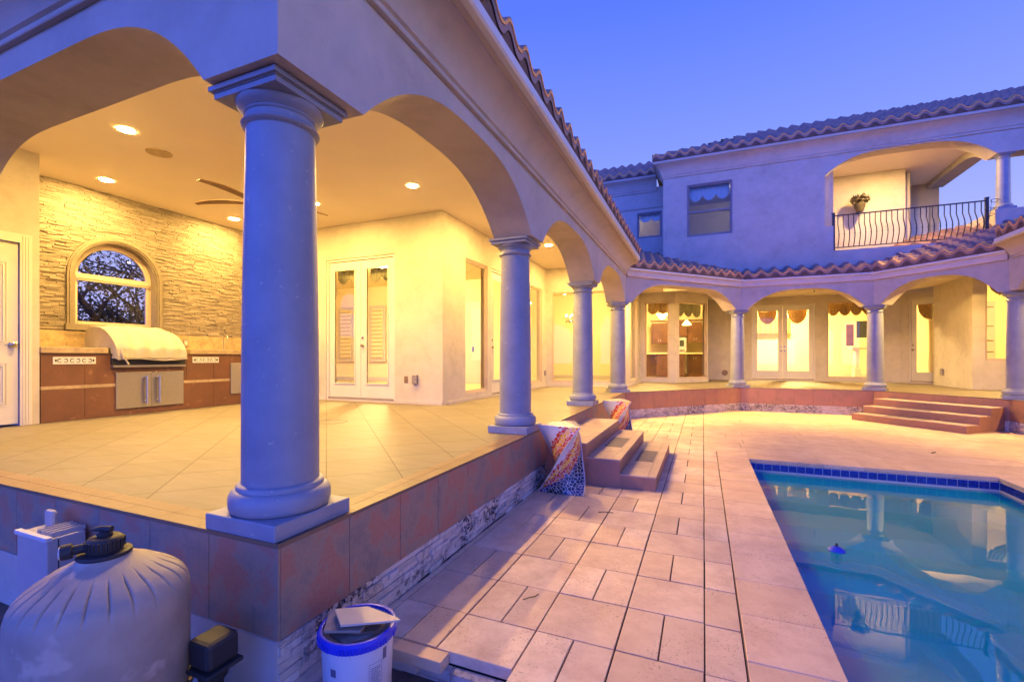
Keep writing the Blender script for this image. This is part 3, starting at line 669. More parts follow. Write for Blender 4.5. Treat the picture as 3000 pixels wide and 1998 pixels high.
# potted dry plant on the balcony
pl = thing('potted_plant', 'small round dry plant in a dark wall pot against the yellow balcony wall', 'potted plant', (3.93, 15.1, ZS))
MB().box(3.90, 3.96, 15.2, 15.398, 5.31, 5.34).build('wall_bracket', 'iron', pl)
MB().lathe([(.07, 5.3), (.12, 5.42), (.13, 5.52), (.1, 5.52)], 3.93, 15.1, 18).build('pot', 'twig', pl, smooth=40)
b = MB(); rnd = random.Random(3)
for i in range(240):
    a = rnd.uniform(0, 2 * pi); e = rnd.uniform(-.3, 1) ; R = .22 * rnd.uniform(.55, 1); c_ = (3.93 + R * cos(a) * sqrt(max(0, 1 - e * e * .8)), 15.1 + .6 * R * sin(a), 5.60 + R * .75 * e); q = .035
    u = [rnd.uniform(-1, 1) for _ in range(3)]; v = [rnd.uniform(-1, 1) for _ in range(3)]
    b.face([tuple(c_[k] + q * (su * u[k] + sv * v[k]) for k in range(3)) for su, sv in ((1, 0), (0, 1), (-1, 0), (0, -1))])
for i in range(16):
    a = rnd.uniform(0, 2 * pi); b.tube([(3.93, 15.1, 5.5), (3.93 + .24 * cos(a), 15.1 + .1 * sin(a), 5.6 + .2 * rnd.random())], .005, 4)
b.build('foliage', 'twig', pl)
# ------------------------------------------------------------------ ground, patio, porch platform
gp = MB(); [gp.face([(a, c, -.9), (b_, c, -.9), (b_, d, -.9), (a, d, -.9)]) for a, b_, c, d in ((-150, .3, -150, 150), (3.4, 150, -150, 150), (.3, 3.4, -150, -4.1), (.3, 3.4, 7.2, 150))]; tag(gp.build('ground', 'soil'), kind='structure')
MB_ = MB(); MB_.box(-9, -.74, -3, 1.84, -.4, -.16); tag(MB_.build('planter_ground', 'soil'), kind='structure')
plat = MB(); PL = [(-9.3, 1.40), (-1.63, 1.40), (-1.63, 10.42), (.89, 13.23), (3.71, 13.23), (5.28, 11.41), (5.28, -1.2), (9.7, -1.2), (9.7, 22.2), (-9.3, 22.2)]
plat.prism(PL, -.3, ZF); tag(plat.build('porch_floor', 'floor'), kind='structure')
# border strip of small tan tiles along the edge, risers of slate tile, ledge stone below
tw = thing('terrace_wall', 'raised porch edge faced with reddish slate tiles over a rough travertine ledge', 'retaining wall', (-1.62, 1.36, ZG))
edge = [(-7.25, 1.36), (-1.62, 1.36), (-1.62, 10.41), (.895, 13.215), (3.705, 13.215), (5.265, 11.405), (5.265, -1.2)]
bd = MB(); rt = MB(); rf_ = MB(); lg = MB(); ed = MB(); gr = MB(); rnd = random.Random(11)
for i in range(len(edge) - 1):
    P, Q = edge[i], edge[i + 1]; L = hypot(Q[0] - P[0], Q[1] - P[1]); fp = frame_pt(P, Q)
    far = i >= 2
    for k0, k1 in ((.012, .088), (.091, .170)):
        a0 = .17 if i == 1 else 0; s = a0
        e1 = L - (.17 if i == 0 else 0)
        while s < e1 - .02:
            e_ = min(s + .30, e1); bd.prism([fp(s, k0), fp(e_ - .003, k0), fp(e_ - .003, k1), fp(s, k1)], ZF + .0005, ZF + .004, .01 + rnd.random()); s = e_
    bar(ed, fp, 0 if i != 1 else .0118, L, 0, .0115, ZF - .012, ZF + .006)
    s = 0; n = round(L / .42); wt = L / n
    gr.prism([fp(.03 if i == 1 else 0, .012), fp(L - (.03 if i == 0 else 0), .012), fp(L - (.03 if i == 0 else 0), .03), fp(.03 if i == 1 else 0, .03)], ZG - .3, ZF - .013)
    for k in range(n):
        ks = .0125 if (i == 1 and k == 0) else k * wt + .002; (rt if i < 2 else rf_).prism([fp(ks, 0), fp((k + 1) * wt - .002, 0), fp((k + 1) * wt - .002, .0115), fp(ks, .0115)], .157, ZF - .013, .01 + rnd.random())
    if i == 0: continue
    z = ZG - .0 if not (i == 1) else ZG
    rows = [.155, .125, .09, .06, .022, -.012, -.05] if i > 1 else [.155, .125, .09, .06, .022, -.012, -.05, -.09, -.14, -.19]
    for q in range(len(rows) - 1):
        s = rnd.uniform(-.1, 0)
        while s < L:
            e_ = s + rnd.uniform(.06, .19); a, c = max(0, s), min(L, e_)
            if c - a > .01 and (q < 6 or c < 1.0): 
                o = rnd.uniform(-.014, .008)
                lg.prism([fp(a + .001, o), fp(c - .001, o + rnd.uniform(-.004, .004)), fp(c - .001, .0118), fp(a + .001, .0118)], rows[q + 1] + .0015, rows[q] - .0015, .01 + rnd.random())
            s = e_
bd.build('border_tile', 'border', tw); rt.build('slate_facing', 'terra', tw); rf_.build('slate_facing', 'terrawarm', tw); lg.build('ledge_stone', 'ledge', tw, bev=.003)
ed.build('edge_trim', 'border', tw); gr.build('joint_backing', 'grout', tw)
# stuccoed foot of the front wall
MB().box(-7.25, -1.625, 1.352, 1.371, -.4, .155).build('stucco_foot', 'stucco', tw)
# patio pavers
pv = MB(); rnd = random.Random(5); m0 = .392; X0 = -1.562
def slab(b, x0, x1, y0, y1, z1=ZG, g=.0042, h=.055):
    j = lambda: rnd.uniform(-.0012, .0012)
    b.box(x0 + g + j(), x1 - g + j(), y0 + g + j(), y1 - g + j(), z1 - h, z1 + rnd.uniform(-.0015, .0015), .01 + rnd.random())
for i in range(-1, 30):
    for j in range(-8, 32):
        x0 = X0 + i * m0; y0 = 2.165 + (j) * .4; x1, y1 = x0 + m0, y0 + .4
        if x0 > .0 and (x0 < 3.35 and y0 < 7.3): continue
        if x1 > .02 and y1 > -3 and x0 < 3.5 and y0 < 7.35 and x0 > -.3: x1 = min(x1, .178) if x0 < .1 else x1
        if x0 > .0 and y0 >= 7.0: continue
        if x0 > 8.6 or i == -1: continue
        if x0 > 3.3: continue
        if y1 <= 2.17 and x0 < -.80:                     # broken edge near the wall
            if y0 > 1.7: y0 = 1.85
            else: continue
        if (i + j) % 2 == 0: slab(pv, x0, x1, y0, y1)
        else: slab(pv, x0, x0 + m0 / 2, y0, y1); slab(pv, x0 + m0 / 2, x1, y0, y1)
for j in range(0, 60):
    y0 = 1.85 + j * .29; slab(pv, -1.61, X0, y0, y0 + .29)
slab(pv, -1.61, -1.09, 1.765, 1.85); slab(pv, -.72, -.40, 1.70, 1.85)
# strip beside the coping
for j in range(-6, 20): slab(pv, .006, .178, 7.35 - (j + 1) * .4, 7.35 - j * .4)
ps = tag(pv.build('patio_pavers', 'paver', bev=.002), kind='structure')
sb = MB(); rnd = random.Random(9)                       # big slabs beyond the pool
for r in range(16):
    y0 = 7.352 + r * .41; s = .01 - rnd.uniform(0, .5)
    while s < 10.0:
        e_ = s + .82; slab(sb, max(.01, s), e_, y0, y0 + .41, g=.0022) if e_ > .2 else None; s = e_
for r in range(30):
    y0 = -4.75 + r * .41
    if y0 + .41 > 7.36: break
    for k in range(6): slab(sb, 3.502 + k * .82, 3.502 + (k + 1) * .82, y0, y0 + .41, g=.0022)
tag(sb.build('patio_slabs', 'coping', bev=.002), kind='structure')
cp = MB(); rnd = random.Random(2); zc_ = ZG + .004
y = 7.35
while y > -4: slab(cp, .18, .57, y - .42, y, zc_, .0025, .045); y -= .42
x = .572
while x < 3.11: slab(cp, x, min(x + .43, 3.12), 6.952, 7.35, zc_, .0025, .045); x += .43
y = 7.35
while y > -4: slab(cp, 3.121, 3.5, y - .42, y, zc_, .0025, .045); y -= .42
tag(cp.build('pool_coping', 'coping', bev=.004), kind='structure')
# grout lines between coping slabs, mortar bed under all paving
bed = MB(); bed.prism([(-1.615, 1.86), (-.73, 1.86), (-.73, 1.72), (-.41, 1.72), (-.41, -5), (.575, -5), (.575, 6.96), (.575, 7.0), (3.115, 7.0), (3.115, -5), (9.5, -5), (9.5, 14), (-1.615, 14)], -.30, ZG - .058)
bed2 = MB(); 
for (x0, x1, y0, y1) in ((-1.612, -.73, 1.87, 14), (-.73, .55, -5, 14), (.55, 3.14, 6.96, 14), (3.14, 9.5, -5, 14)): bed2.box(x0, x1, y0, y1, -.45, ZG - .0125 if False else ZG - .012)
for (x0, x1, y0, y1) in (): pass
tag(bed2.build('mortar_bed', 'grout'), kind='structure')
# broken stone at the edge of the paving
b = MB(); rnd = random.Random(4); rows = []
rs = thing('broken_stone', 'rough pinkish broken stone slab lying under the paver edge beside the bucket', 'stone', (-.9, 1.72, -.16))
n1, n2 = 18, 8
for i in range(n1 + 1):
    r_ = []
    for j in range(n2 + 1):
        x = -1.06 + .66 * i / n1; y = 1.55 + .26 * j / n2; e_ = min(1, 5 * min(i, n1 - i, j * 1.5, (n2 - j) * 1.5) / n1)
        r_.append((x + rnd.uniform(-.01, .01), y + rnd.uniform(-.01, .01), -.17 + .06 * e_ + rnd.uniform(-.008, .008)))
    rows.append(r_)
b.grid(rows); b.build('slab', 'roughstone', rs, smooth=60)
# stone face below the paver edge
b = MB(); rnd = random.Random(6)
for q in range(4):
    for (P, Q) in (((-1.6, 1.80), (-1.06, 1.80)), ((-1.06, 1.80), (-.42, 1.80))):
        fp = frame_pt(P, Q); L = hypot(Q[0] - P[0], Q[1] - P[1]); s = 0
        while s < L:
            e_ = min(L, s + rnd.uniform(.1, .25)); o = rnd.uniform(-.01, .015); b.prism([fp(s + .002, o), fp(e_ - .002, o), fp(e_ - .002, .05), fp(s + .002, .05)], ZG - .06 - (q + 1) * .05 + .002, ZG - .06 - q * .05 - .002, .01 + rnd.random()); s = e_
st = thing('patio_edge_wall', 'low stained rubble wall under the cut edge of the pavers', 'retaining wall', (-1.0, 1.8, -.25)); b.build('rubble', 'ledge', st, bev=.004)
# ------------------------------------------------------------------ steps
def steps(name, label, fp, edges, zs, s0, s1, insets):
    t = thing(name, label, 'steps', (*fp((s0 + s1) / 2, edges[0]), ZG)); k0 = 0.0
    for i, (k1, z) in enumerate(zip(edges, zs)):
        b = MB(); a = .001
        b.prism([fp(s0, -k0 - a), fp(s1, -k0 - a), fp(s1, -k1), fp(s0, -k1)], ZG + .002, z - .012); st_ = b.build('step', 'terrawarm', t)
        tr = Sub(); s = s0; w_ = .083
        n = max(2, round((s1 - s0) / .42)); ww = (s1 - s0) / n
        for k in range(n):
            tr.prism([fp(s0 + k * ww + .0015, -k0 - .003), fp(s0 + (k + 1) * ww - .0015, -k0 - .003), fp(s0 + (k + 1) * ww - .0015, -k1 + w_), fp(s0 + k * ww + .0015, -k1 + w_)], z - .0115, z, .01 + rnd.random())
            tr.prism([fp(s0 + k * ww + .0015, -k1 + w_ - .003), fp(s0 + (k + 1) * ww - .0015, -k1 + w_ - .003), fp(s0 + (k + 1) * ww - .0015, -k1 - .004), fp(s0 + k * ww + .0015, -k1 - .004)], z - .0115, z + .0005, .01 + rnd.random())
        tr.build('tread', 'treadtile', st_)
        for (a, c) in insets[i]:
            ins = Sub(); ins.prism([fp(a, -k0 - .06), fp(c, -k0 - .06), fp(c, -k1 + .095), fp(a, -k1 + .095)], z + .001, z + .004); ins.build('inset', 'slateinset', st_)
        k0 = k1
    return t
fpL = frame_pt((-1.632, 4.87), (-1.632, 6.96))
steps('porch_steps', 'three tan tiled steps with dark slate insets between the mosaic stools', fpL, [.46, .82, 1.18], [.40, .25, .10], 0, 2.08, [[], [(.7, 1.35)], [(.72, 1.37)]])
fpR = frame_pt((3.705, 13.215), (5.265, 11.405))
steps('porch_steps', 'three wide brown tiled steps at the far right of the patio', fpR, [.40, .75, 1.11], [.40, .25, .10], .28, 2.32, [[], [(.8, 1.5)], [(.85, 1.6)]])
# ------------------------------------------------------------------ pool
pb = MB(); PX0, PX1, PY0, PY1 = .56, 3.13, -3.9, 6.955; WZ = -.205
pb.face([(PX0, PY0, -1.9), (PX1, PY0, -1.9), (PX1, PY1, -1.9), (PX0, PY1, -1.9)])
for (P, Q) in (((PX0, PY1), (PX1, PY1)), ((PX1, PY1), (PX1, PY0)), ((PX1, PY0), (PX0, PY0)), ((PX0, PY0), (PX0, PY1))): pb.face([(*P, -1.9), (*Q, -1.9), (*Q, -.09), (*P, -.09)])
for k, (d_, z) in enumerate(((.55, -.42), (1.1, -.70), (1.65, -.98), (2.3, -1.2))): pb.box(PX0 + .001, PX1 - .001, PY1 - d_, PY1 - .001 - (0 if k == 0 else [.55, 1.1, 1.65][k - 1]), -1.9 + .001, z)
for k, (R, z, dz) in enumerate(((1.15, -1.0, 0), (.85, -.75, 0), (.55, -.5, 0))):
    c_ = (2.75, 4.65); pb.prism([(c_[0] + R * cos(a_ * pi / 24 + pi), c_[1] + R * sin(a_ * pi / 24 + pi)) for a_ in range(25)], -1.89, z)
pb.box(1.5, PX1 - .002, 1.2, 4.6, -1.89, -1.25)
tag(pb.build('pool_basin', 'plaster'), kind='structure')
tl = MB(); gt = MB()
for (P, Q) in (((PX0, PY1), (PX1, PY1)), ((PX1, PY1), (PX1, PY0)), ((PX0, PY0), (PX0, PY1))):
    fp = frame_pt(P, Q); L = hypot(Q[0] - P[0], Q[1] - P[1]); n = round(L / .094); wt = L / n
    bar(gt, fp, 0.012, L - .012, -.006, -.001, -.235, -.088)
    for k in range(n): bar(tl, fp, max(.014, k * wt + .004), min(L - .014, (k + 1) * wt - .004), -.010, -.0065, -.178, -.096)
tag(gt.build('waterline_grout', 'trim'), kind='structure'); tag(tl.build('waterline_tiles', 'pooltile'), kind='structure')
wt_ = MB(); wt_.box(PX0 - .004, PX1 + .004, PY0 - .004, PY1 + .004, -1.93, WZ); tag(wt_.build('pool_water', 'water'), kind='structure')
# chlorine floater
fl = thing('pool_floater', 'small blue floater with a dark cap on the pool water', 'floater', (.98, 4.35, WZ))
MB().lathe([(.03, WZ - .10), (.045, WZ - .09), (.045, WZ - .012), (.06, WZ - .01), (.06, WZ + .004), (.035, WZ + .025), (.008, WZ + .035)], .98, 4.35, 18).build('float', 'blueplastic', fl, smooth=40)
MB().lathe([(.008, WZ + .0355), (.012, WZ + .045), (.003, WZ + .06)], .98, 4.35, 12).build('cap', 'black', fl, smooth=40)
# ------------------------------------------------------------------ mosaic stools
def stool(cx, cy, a0, label):
    zt = .64; t = thing('mosaic_stool', label, 'stool', (cx, cy, ZG), group='twisted mosaic stools by the steps'); b = MB(); n = 28; me_rows = []; bands = []
    for k in range(n + 1):
        v = k / n; R = .27 * (1 - .30 * sin(pi * (v * .96 + .02)) ** 1.3); ang = a0 - radians(112) * (1 - v); row = []
        cs = [(cx + R * cos(ang + q * 2 * pi / 3), cy + R * sin(ang + q * 2 * pi / 3)) for q in range(3)]
        for q in range(3):
            for e_ in range(8):
                u = e_ / 8; p0, p1 = cs[q], cs[(q + 1) % 3]; bul = .02 * sin(pi * u)
                mx_, my_ = p0[0] + (p1[0] - p0[0]) * u, p0[1] + (p1[1] - p0[1]) * u; dd = hypot(mx_ - cx, my_ - cy)
                row.append((mx_ + (mx_ - cx) / dd * bul, my_ + (my_ - cy) / dd * bul, ZG + .003 + (zt - ZG - .003) * v))
        me_rows.append(row)
    b.grid(me_rows, closed=True); o = b.build('mosaic_body', 'mosaic', t, smooth=40)
    at = o.data.attributes.new('band', 'FLOAT', 'CORNER'); nn = 24; vals = []
    for p in o.data.polygons:
        for vi in p.vertices:
            r_ = vi // nn; k = vi % nn; v = r_ / n; q = k // 8; u = (k % 8) / 8
            # last column wraps: keep u continuous on each side
            ks = [x % nn for x in p.vertices]
            if k % 8 == 0 and any(x % 8 == 7 for x in ks): u = 1.0
            s_ = u + .7 * (1 - v) + .6 * (1 - v) ** 3; vals.append(min(1, s_ * .45))
    at.data.foreach_set('value', vals)
    tp = MB(); top = me_rows[-1]; c_ = (cx, cy, zt + .035)
    mid = [(cx + (p[0] - cx) * .5, cy + (p[1] - cy) * .5, zt + .022) for p in top]
    tp.grid([[(p[0], p[1], zt) for p in top], mid], closed=True)
    for k in range(24): tp.face([mid[k], mid[(k + 1) % 24], c_])
    tp.build('mosaic_top', 'mosaictop', t, smooth=60)
    # white corner beads
    for q in range(3): bd_ = MB(); bd_.tube([me_rows[k][q * 8] for k in range(n + 1)], .006, 6); bd_.build('corner_bead', 'trim', t, smooth=60)
    return t
stool(-1.33, 4.56, radians(202.0), 'twisted triangular mosaic stool at the near corner of the steps')
stool(-1.25, 7.45, radians(202.0), 'twisted triangular mosaic stool half hidden behind the far end of the steps')
# ------------------------------------------------------------------ outdoor kitchen
ok = thing('outdoor_kitchen', 'brown tiled outdoor kitchen counter with granite top against the stone wall', 'kitchen counter', (-7.6, 4.6, ZF))
b = MB(); b.box(-7.90, -7.272, 2.804, 6.415, ZF + .002, 1.384); b.build('cabinet', 'grout', ok)
b = MB(); ys = [2.81, 3.23, 3.65, 4.07, 4.46, 4.88, 5.30, 5.72, 6.14, 6.41]; rnd = random.Random(8)
for i in range(len(ys) - 1):
    for z0, z1 in ((ZF + .003, .945), (.985, 1.384)): b.box(-7.271, -7.252, ys[i] + .0015, ys[i + 1] - .0015, z0, z1)
b.build('tile_facing', 'brownk', ok)
MB().box(-7.270, -7.249, 2.81, 6.41, .9455, .9845).build('granite_strip', 'granite', ok)
MB().box(-8.075, -7.225, 2.803, 3.47, 1.385, 1.46).box(-8.075, -7.225, 4.50, 6.416, 1.385, 1.46).box(-8.075, -7.92, 3.4701, 4.4999, 1.385, 1.46).build('countertop', 'granite', ok, bev=.006)
MB().box(-8.078, -8.03, 2.803, 6.416, 1.461, 1.70).build('backsplash', 'granite', ok)
def vent(y0, y1, z0, z1):
    v = MB().box(-7.2515, -7.243, y0, y1, z0, z1).build('vent', 'trim', ok); s = Sub(); n = 6
    for k in range(n):
        cy_ = y0 + (y1 - y0) * (k + 1) / (n + 1); cz = (z0 + z1) / 2; sg = 1 if k % 2 else -1
        s.tube([(-7.2425, cy_ + sg * (.018 * cos(a)), cz + .024 * sin(a)) for a in [2.6 - 5.2 * q / 12 for q in range(13)]], .0035, 4)
        s.tube([(-7.2425, cy_ + sg * .008 + .008 * cos(a), cz + .012 + .007 * sin(a)) for a in [q * .6 for q in range(9)]], .0025, 4)
    for yy in (y0 + .025, y1 - .025): s.box(-7.2428, -7.2425 + .002, yy - .008, yy + .008, z0 + .03, z1 - .03)
    s.build('scroll_openings', 'black', v)
vent(2.92, 3.34, 1.25, 1.34); vent(4.55, 4.96, 1.25, 1.34)
def steel_door(y0, y1, z0, z1, hy):
    d_ = MB().box(-7.2485, -7.23, y0, y1, z0, z1).build('access_door', 'metal', ok, bev=.003)
    if hy:
        h = Sub(); h.tube([(-7.18, hy, z0 + .05), (-7.18, hy, z1 - .05)], .019, 14); h.tube([(-7.23, hy, z0 + .08), (-7.18, hy, z0 + .08)], .024, 10); h.tube([(-7.23, hy, z1 - .08), (-7.18, hy, z1 - .08)], .024, 10); h.build('handle', 'metal', d_, smooth=40)
steel_door(3.555, 3.98, .64, 1.13, 3.90); steel_door(3.985, 4.41, .64, 1.13, 4.06); steel_door(5.155, 5.75, .73, 1.245, None)
fa = thing('faucet', 'thin gooseneck faucet on the outdoor counter', 'faucet', (-7.8, 5.43, 1.461))
MB().tube([(-7.8, 5.43, 1.461), (-7.8, 5.43, 1.66)] + [(-7.8 + .05 - .05 * cos(a), 5.43, 1.66 + .05 * sin(a)) for a in [pi * q / 10 for q in range(1, 11)]] + [(-7.70, 5.43, 1.62)], .008, 8).build('spout', 'metal', fa, smooth=40)
MB().lathe([(.022, 1.461), (.022, 1.475), (.012, 1.48)], -7.8, 5.43, 14).build('base', 'metal', fa, smooth=40)
ol = thing('wall_switch', 'small steel switch plate on the granite backsplash', 'switch', (-8.03, 4.93, 1.58)); MB().box(-8.0295, -8.022, 4.89, 4.97, 1.52, 1.64).build('plate', 'metal', ol); MB().box(-8.0215, -8.018, 4.91, 4.95, 1.55, 1.61).build('rocker', 'trim', ol)
# grill under a canvas cover
gl = thing('covered_grill', 'built-in grill under a tied beige canvas cover', 'grill', (-7.5, 3.98, 1.385))
prof = [(-7.9, 1.47), (-7.905, 1.60), (-7.88, 1.72), (-7.80, 1.775), (-7.68, 1.78), (-7.55, 1.765), (-7.42, 1.72), (-7.30, 1.65), (-7.20, 1.56), (-7.13, 1.47), (-7.12, 1.44), (-7.115, 1.36), (-7.11, 1.30)]
b = MB(); rows = []; rnd = random.Random(1); ny = 40
for j in range(ny + 1):
    t = j / ny; yy = 3.52 + (4.38 - 3.52) * t; r_ = []; ph = rnd.uniform(0, 6)
    for i, (x, z) in enumerate(prof):
        q = i / (len(prof) - 1); wr = .006 * sin(9 * t * pi + 5 * q) + .004 * sin(23 * t + 11 * q * q) + rnd.uniform(-.0015, .0015)
        f = 1 - .06 * (abs(2 * t - 1) ** 6); pin = .05 * math.exp(-((t) / .07) ** 2 - ((z - 1.42) / .07) ** 2)
        r_.append((x + wr * (1 if i > 3 else .2) - pin * .6, yy + (.0 if 0 < j < ny else 0), 1.30 + (z - 1.30) * f + (wr if 2 < i < 10 else wr * .3) + (.012 * sin(7 * t) if i == len(prof) - 1 else 0)))
    rows.append(r_)
b.grid(rows)
for rr, sgn in ((rows[0], 1), (rows[-1], -1)):                # end drapes down to the counter
    n_ = len(rr); low = [(p[0], p[1] - sgn * .012 * (1 + sin(8 * i_)) , 1.468 if p[0] < -7.22 else 1.32) for i_, p in enumerate(rr)]; midr = [((p[0] + q[0]) / 2, p[1] - sgn * .012 * sin(5 * i_), (p[2] + q[2]) / 2) for i_, (p, q) in enumerate(zip(rr, low))]
    b.grid([rr, midr, low] if sgn > 0 else [low, midr, rr])
b.build('cover', 'canvas', gl, smooth=70)
MB().tube([(-7.10 + .003 * sin(i), 3.53 + .84 * i / 30, 1.335 + .006 * sin(i * .7)) for i in range(31)], .006, 6).build('drawstring_hem', 'canvas', gl, smooth=60)
MB().tube([(-7.10, 3.56, 1.46), (-7.085, 3.545, 1.40), (-7.09, 3.56, 1.33), (-7.08, 3.59, 1.30), (-7.08, 3.62, 1.24)], [.01, .022, .02, .011, .012], 8).build('tie', 'canvas', gl, smooth=60)
MB().box(-7.86, -7.21, 3.50, 4.42, 1.23, 1.384).build('firebox', 'black', gl); MB().box(-7.246, -7.19, 3.50, 4.42, 1.20, 1.229).build('trim_lip', 'metal', gl)
# ------------------------------------------------------------------ stacked-stone wall and arched window
sv = MB(); rnd = random.Random(21); wy, wr_, wz = 3.98, .60, 2.50
z = 1.705
while z < ZC - .004:
    h = min(rnd.uniform(.013, .024), ZC - .003 - z); y = 2.803 - rnd.uniform(0, .15)
    while y < 6.416:
        L_ = rnd.uniform(.05, .22); a, c = max(2.803, y), min(6.416, y + L_); y += L_
        zm = z + h / 2
        hw = 0
        if zm < 1.72: hw = 0
        elif zm < wz: hw = wr_
        elif zm < wz + wr_: hw = sqrt(wr_ ** 2 - (zm - wz) ** 2)
        segs = [(a, c)] if not hw else [(a, min(c, wy - hw)), (max(a, wy + hw), c)]
        for p, q in segs:
            if q - p > .012: o = rnd.uniform(.008, .028); sv.box(-8.079, -8.079 + o, p + .0008, q - .0008, z + .0008, z + h - .0008, .01 + rnd.random())
    z += h
sv.build('stone_veneer', 'veneer', house, bev=.0015)
def arch_ring(b, x0, x1, ri, ro, zb, n=24):
    def pts(r): return [(wy - r, zb)] + [(wy - r * cos(pi * k / n), wz + r * sin(pi * k / n)) for k in range(n + 1)] + [(wy + r, zb)]
    i_, o_ = pts(ri), pts(ro)
    rows = [[(x0, y, z) for y, z in i_], [(x1, y, z) for y, z in i_], [(x1, y, z) for y, z in o_], [(x0, y, z) for y, z in o_]]
    b.grid(rows + [rows[0]])
b = MB(); arch_ring(b, -8.05, -8.025, .52, .60, 1.80); arch_ring(b, -8.0249, -8.012, .545, .575, 1.80); arch_ring(b, -8.24, -8.0501, .50, .525, 1.80)
b.box(-8.06, -8.0, wy - .62, wy + .62, 1.715, 1.80); b.box(-8.24, -8.061, wy - .52, wy + .52, 1.771, 1.80)
b.build('window_surround', 'veneer', house, smooth=30)
b = MB(); arch_ring(b, -8.20, -8.16, .43, .50, 1.80); b.box(-8.20, -8.15, wy - .43, wy + .43, 1.80, 1.85); b.box(-8.21, -8.14, wy - .46, wy + .46, 2.43, 2.53); b.box(-8.139, -8.13, wy - .46, wy + .46, 2.46, 2.50)
aw = b.build('arched_window', 'frame', house, smooth=30)
s = Sub(); s.face([(-8.18, wy - .44, 1.84)] + [(-8.18, wy + .44, 1.84)] + [(-8.18, wy + .44 * cos(pi * k / 16), wz + .44 * sin(pi * k / 16)) for k in range(17)]); s.build('pane', 'glass', aw)
s = MB()                                                   # spandrels closing the square opening around the arch
for sg in (-1, 1):
    for k in range(12):
        a0, a1 = pi / 2 * k / 12, pi / 2 * (k + 1) / 12
        s.face([(-8.10, wy + sg * .51 * cos(a0), wz + .51 * sin(a0)), (-8.10, wy + sg * .51 * cos(a1), wz + .51 * sin(a1)), (-8.10, wy + sg * .54, wz + .55)])
s.build('spandrel', 'stucco', house)
# tree outside that window
tr = thing('leafy_tree', 'dark spreading tree seen through the arched kitchen window', 'tree', (-12.2, 6.2, -.9)); rnd = random.Random(13)
b = MB(); lf = MB()
def branch(p, d, L, r, lev):
    pts = [p]; q = p
    for k in range(5):
        d = tuple(x + rnd.uniform(-.16, .16) for x in d); n_ = sqrt(sum(x * x for x in d)); d = tuple(x / n_ for x in d)
        q = tuple(q[i] + d[i] * L / 5 for i in range(3)); pts.append(q)
    b.tube(pts, [r * (1 - .1 * k) for k in range(6)], 6 if lev < 2 else 4)
    if lev >= 2:
        for _ in range(60 if lev >= 3 else 30):
            c_ = tuple(pts[rnd.randint(1, 5)][i] + rnd.gauss(0, .16) for i in range(3)); u = [rnd.uniform(-1, 1) for _ in range(3)]; v = [rnd.uniform(-1, 1) for _ in range(3)]; s_ = .03
            lf.face([tuple(c_[k] + s_ * (su * u[k] + sv_ * v[k]) for k in range(3)) for su, sv_ in ((1, 0), (0, 1), (-1, 0), (0, -1))])
    if lev >= 3: return
    for _ in range(5 if lev else 6):
        nd = tuple(d[i] * .5 + rnd.uniform(-.9, .9) * (1 if i < 2 else .55) + (.25 if i == 2 else 0) for i in range(3)); n_ = sqrt(sum(x * x for x in nd)); nd = tuple(x / n_ for x in nd)
        branch(pts[rnd.randint(2, 5)], nd, L * .68, r * .5, lev + 1)
branch((-12.2, 6.2, -.9), (0, 0, 1), 2.6, .16, 0); branch((-12.2, 6.2, 1.2), (.15, -.5, .6), 2.2, .09, 1); branch((-12.2, 6.2, 1.4), (.1, .5, .7), 2.2, .09, 1)
b.build('trunk', 'bark', tr, smooth=60); lf.build('crown', 'leaf', tr)
# ------------------------------------------------------------------ recessed ceiling lights
def downlight(x, y, z, label, mat='lens', r=.072):
    t = thing('ceiling_light', label, 'ceiling light', (x, y, z), group='recessed round ceiling lights')
    MB().lathe([(r + .001, z - .004), (r + .022, z - .006), (r + .024, z - .001), (r + .001, z - .001)], x, y, 28, cap=False).build('trim_ring', 'trim', t, smooth=40)
    MB().lathe([(.002, z - .011), (r * .45, z - .010), (r * .8, z - .0075), (r, z - .003)], x, y, 20).build('lens', mat, t, smooth=60)
LIGHTS = [(-5.617, 2.85, ZC, 'recessed light just inside the left arch'), (-7.45, 3.55, ZC, 'recessed light over the grill end of the stone wall'), (-7.5, 5.41, ZC, 'recessed light over the sink end of the stone wall'),
          (-3.75, 5.33, ZC, 'recessed light before the corner of the stucco wall, seen through the first arch'), (-3.05, 9.28, ZC, 'recessed light seen through the second arch'),
          (-5.6, 5.35, ZC, 'added unseen light behind the big corner column'), (-2.95, 6.9, ZC, 'added light hidden above the first side arch'),  # both lamps added out of sight to warm the patio
          (-3.75, 2.75, ZC, 'added light hidden above the corner arch'), (-2.85, 10.9, ZC, 'recessed light above the large window by the third column'),  # corner-arch lamp is unseen, added for more warm light outside
          (-.92, 12.32, ZC2, 'added unseen light in the far porch beyond the kitchen bay'), (2.3, 13.98, ZC2, 'added unseen light in the far porch before the french doors'), (5.08, 12.85, ZC2, 'added unseen light in the far porch by the right steps'), (6.6, 10.2, ZC2 + .355, 'added unseen light in the right wing of the porch'), (6.6, 7.2, ZC2 + .355, 'added unseen light by the second column of the right wing'), (6.6, 4.2, ZC, 'added unseen light by the third column of the right wing'), (6.6, 1.4, ZC, 'added unseen light at the near end of the right wing')]  # far-porch and right-wing lamps are added, all out of view
M['farfill'] = emis('far_porch_fill', LAMP, L_PORCH * 1.9)  # stronger glow for the added far-porch lamps, to brighten the walls there
for x, y, z, lb in LIGHTS: downlight(x, y, z - .001, lb, 'farfill' if 'far porch' in lb else 'lens')
M['balconyfill'] = emis('balcony_fill_lens', LAMP, L_PORCH * 1.7)  # added balcony lamp, kept out of sight behind the beam
downlight(4.4, 14.0, 6.418, 'added unseen light in the balcony ceiling', 'balconyfill')
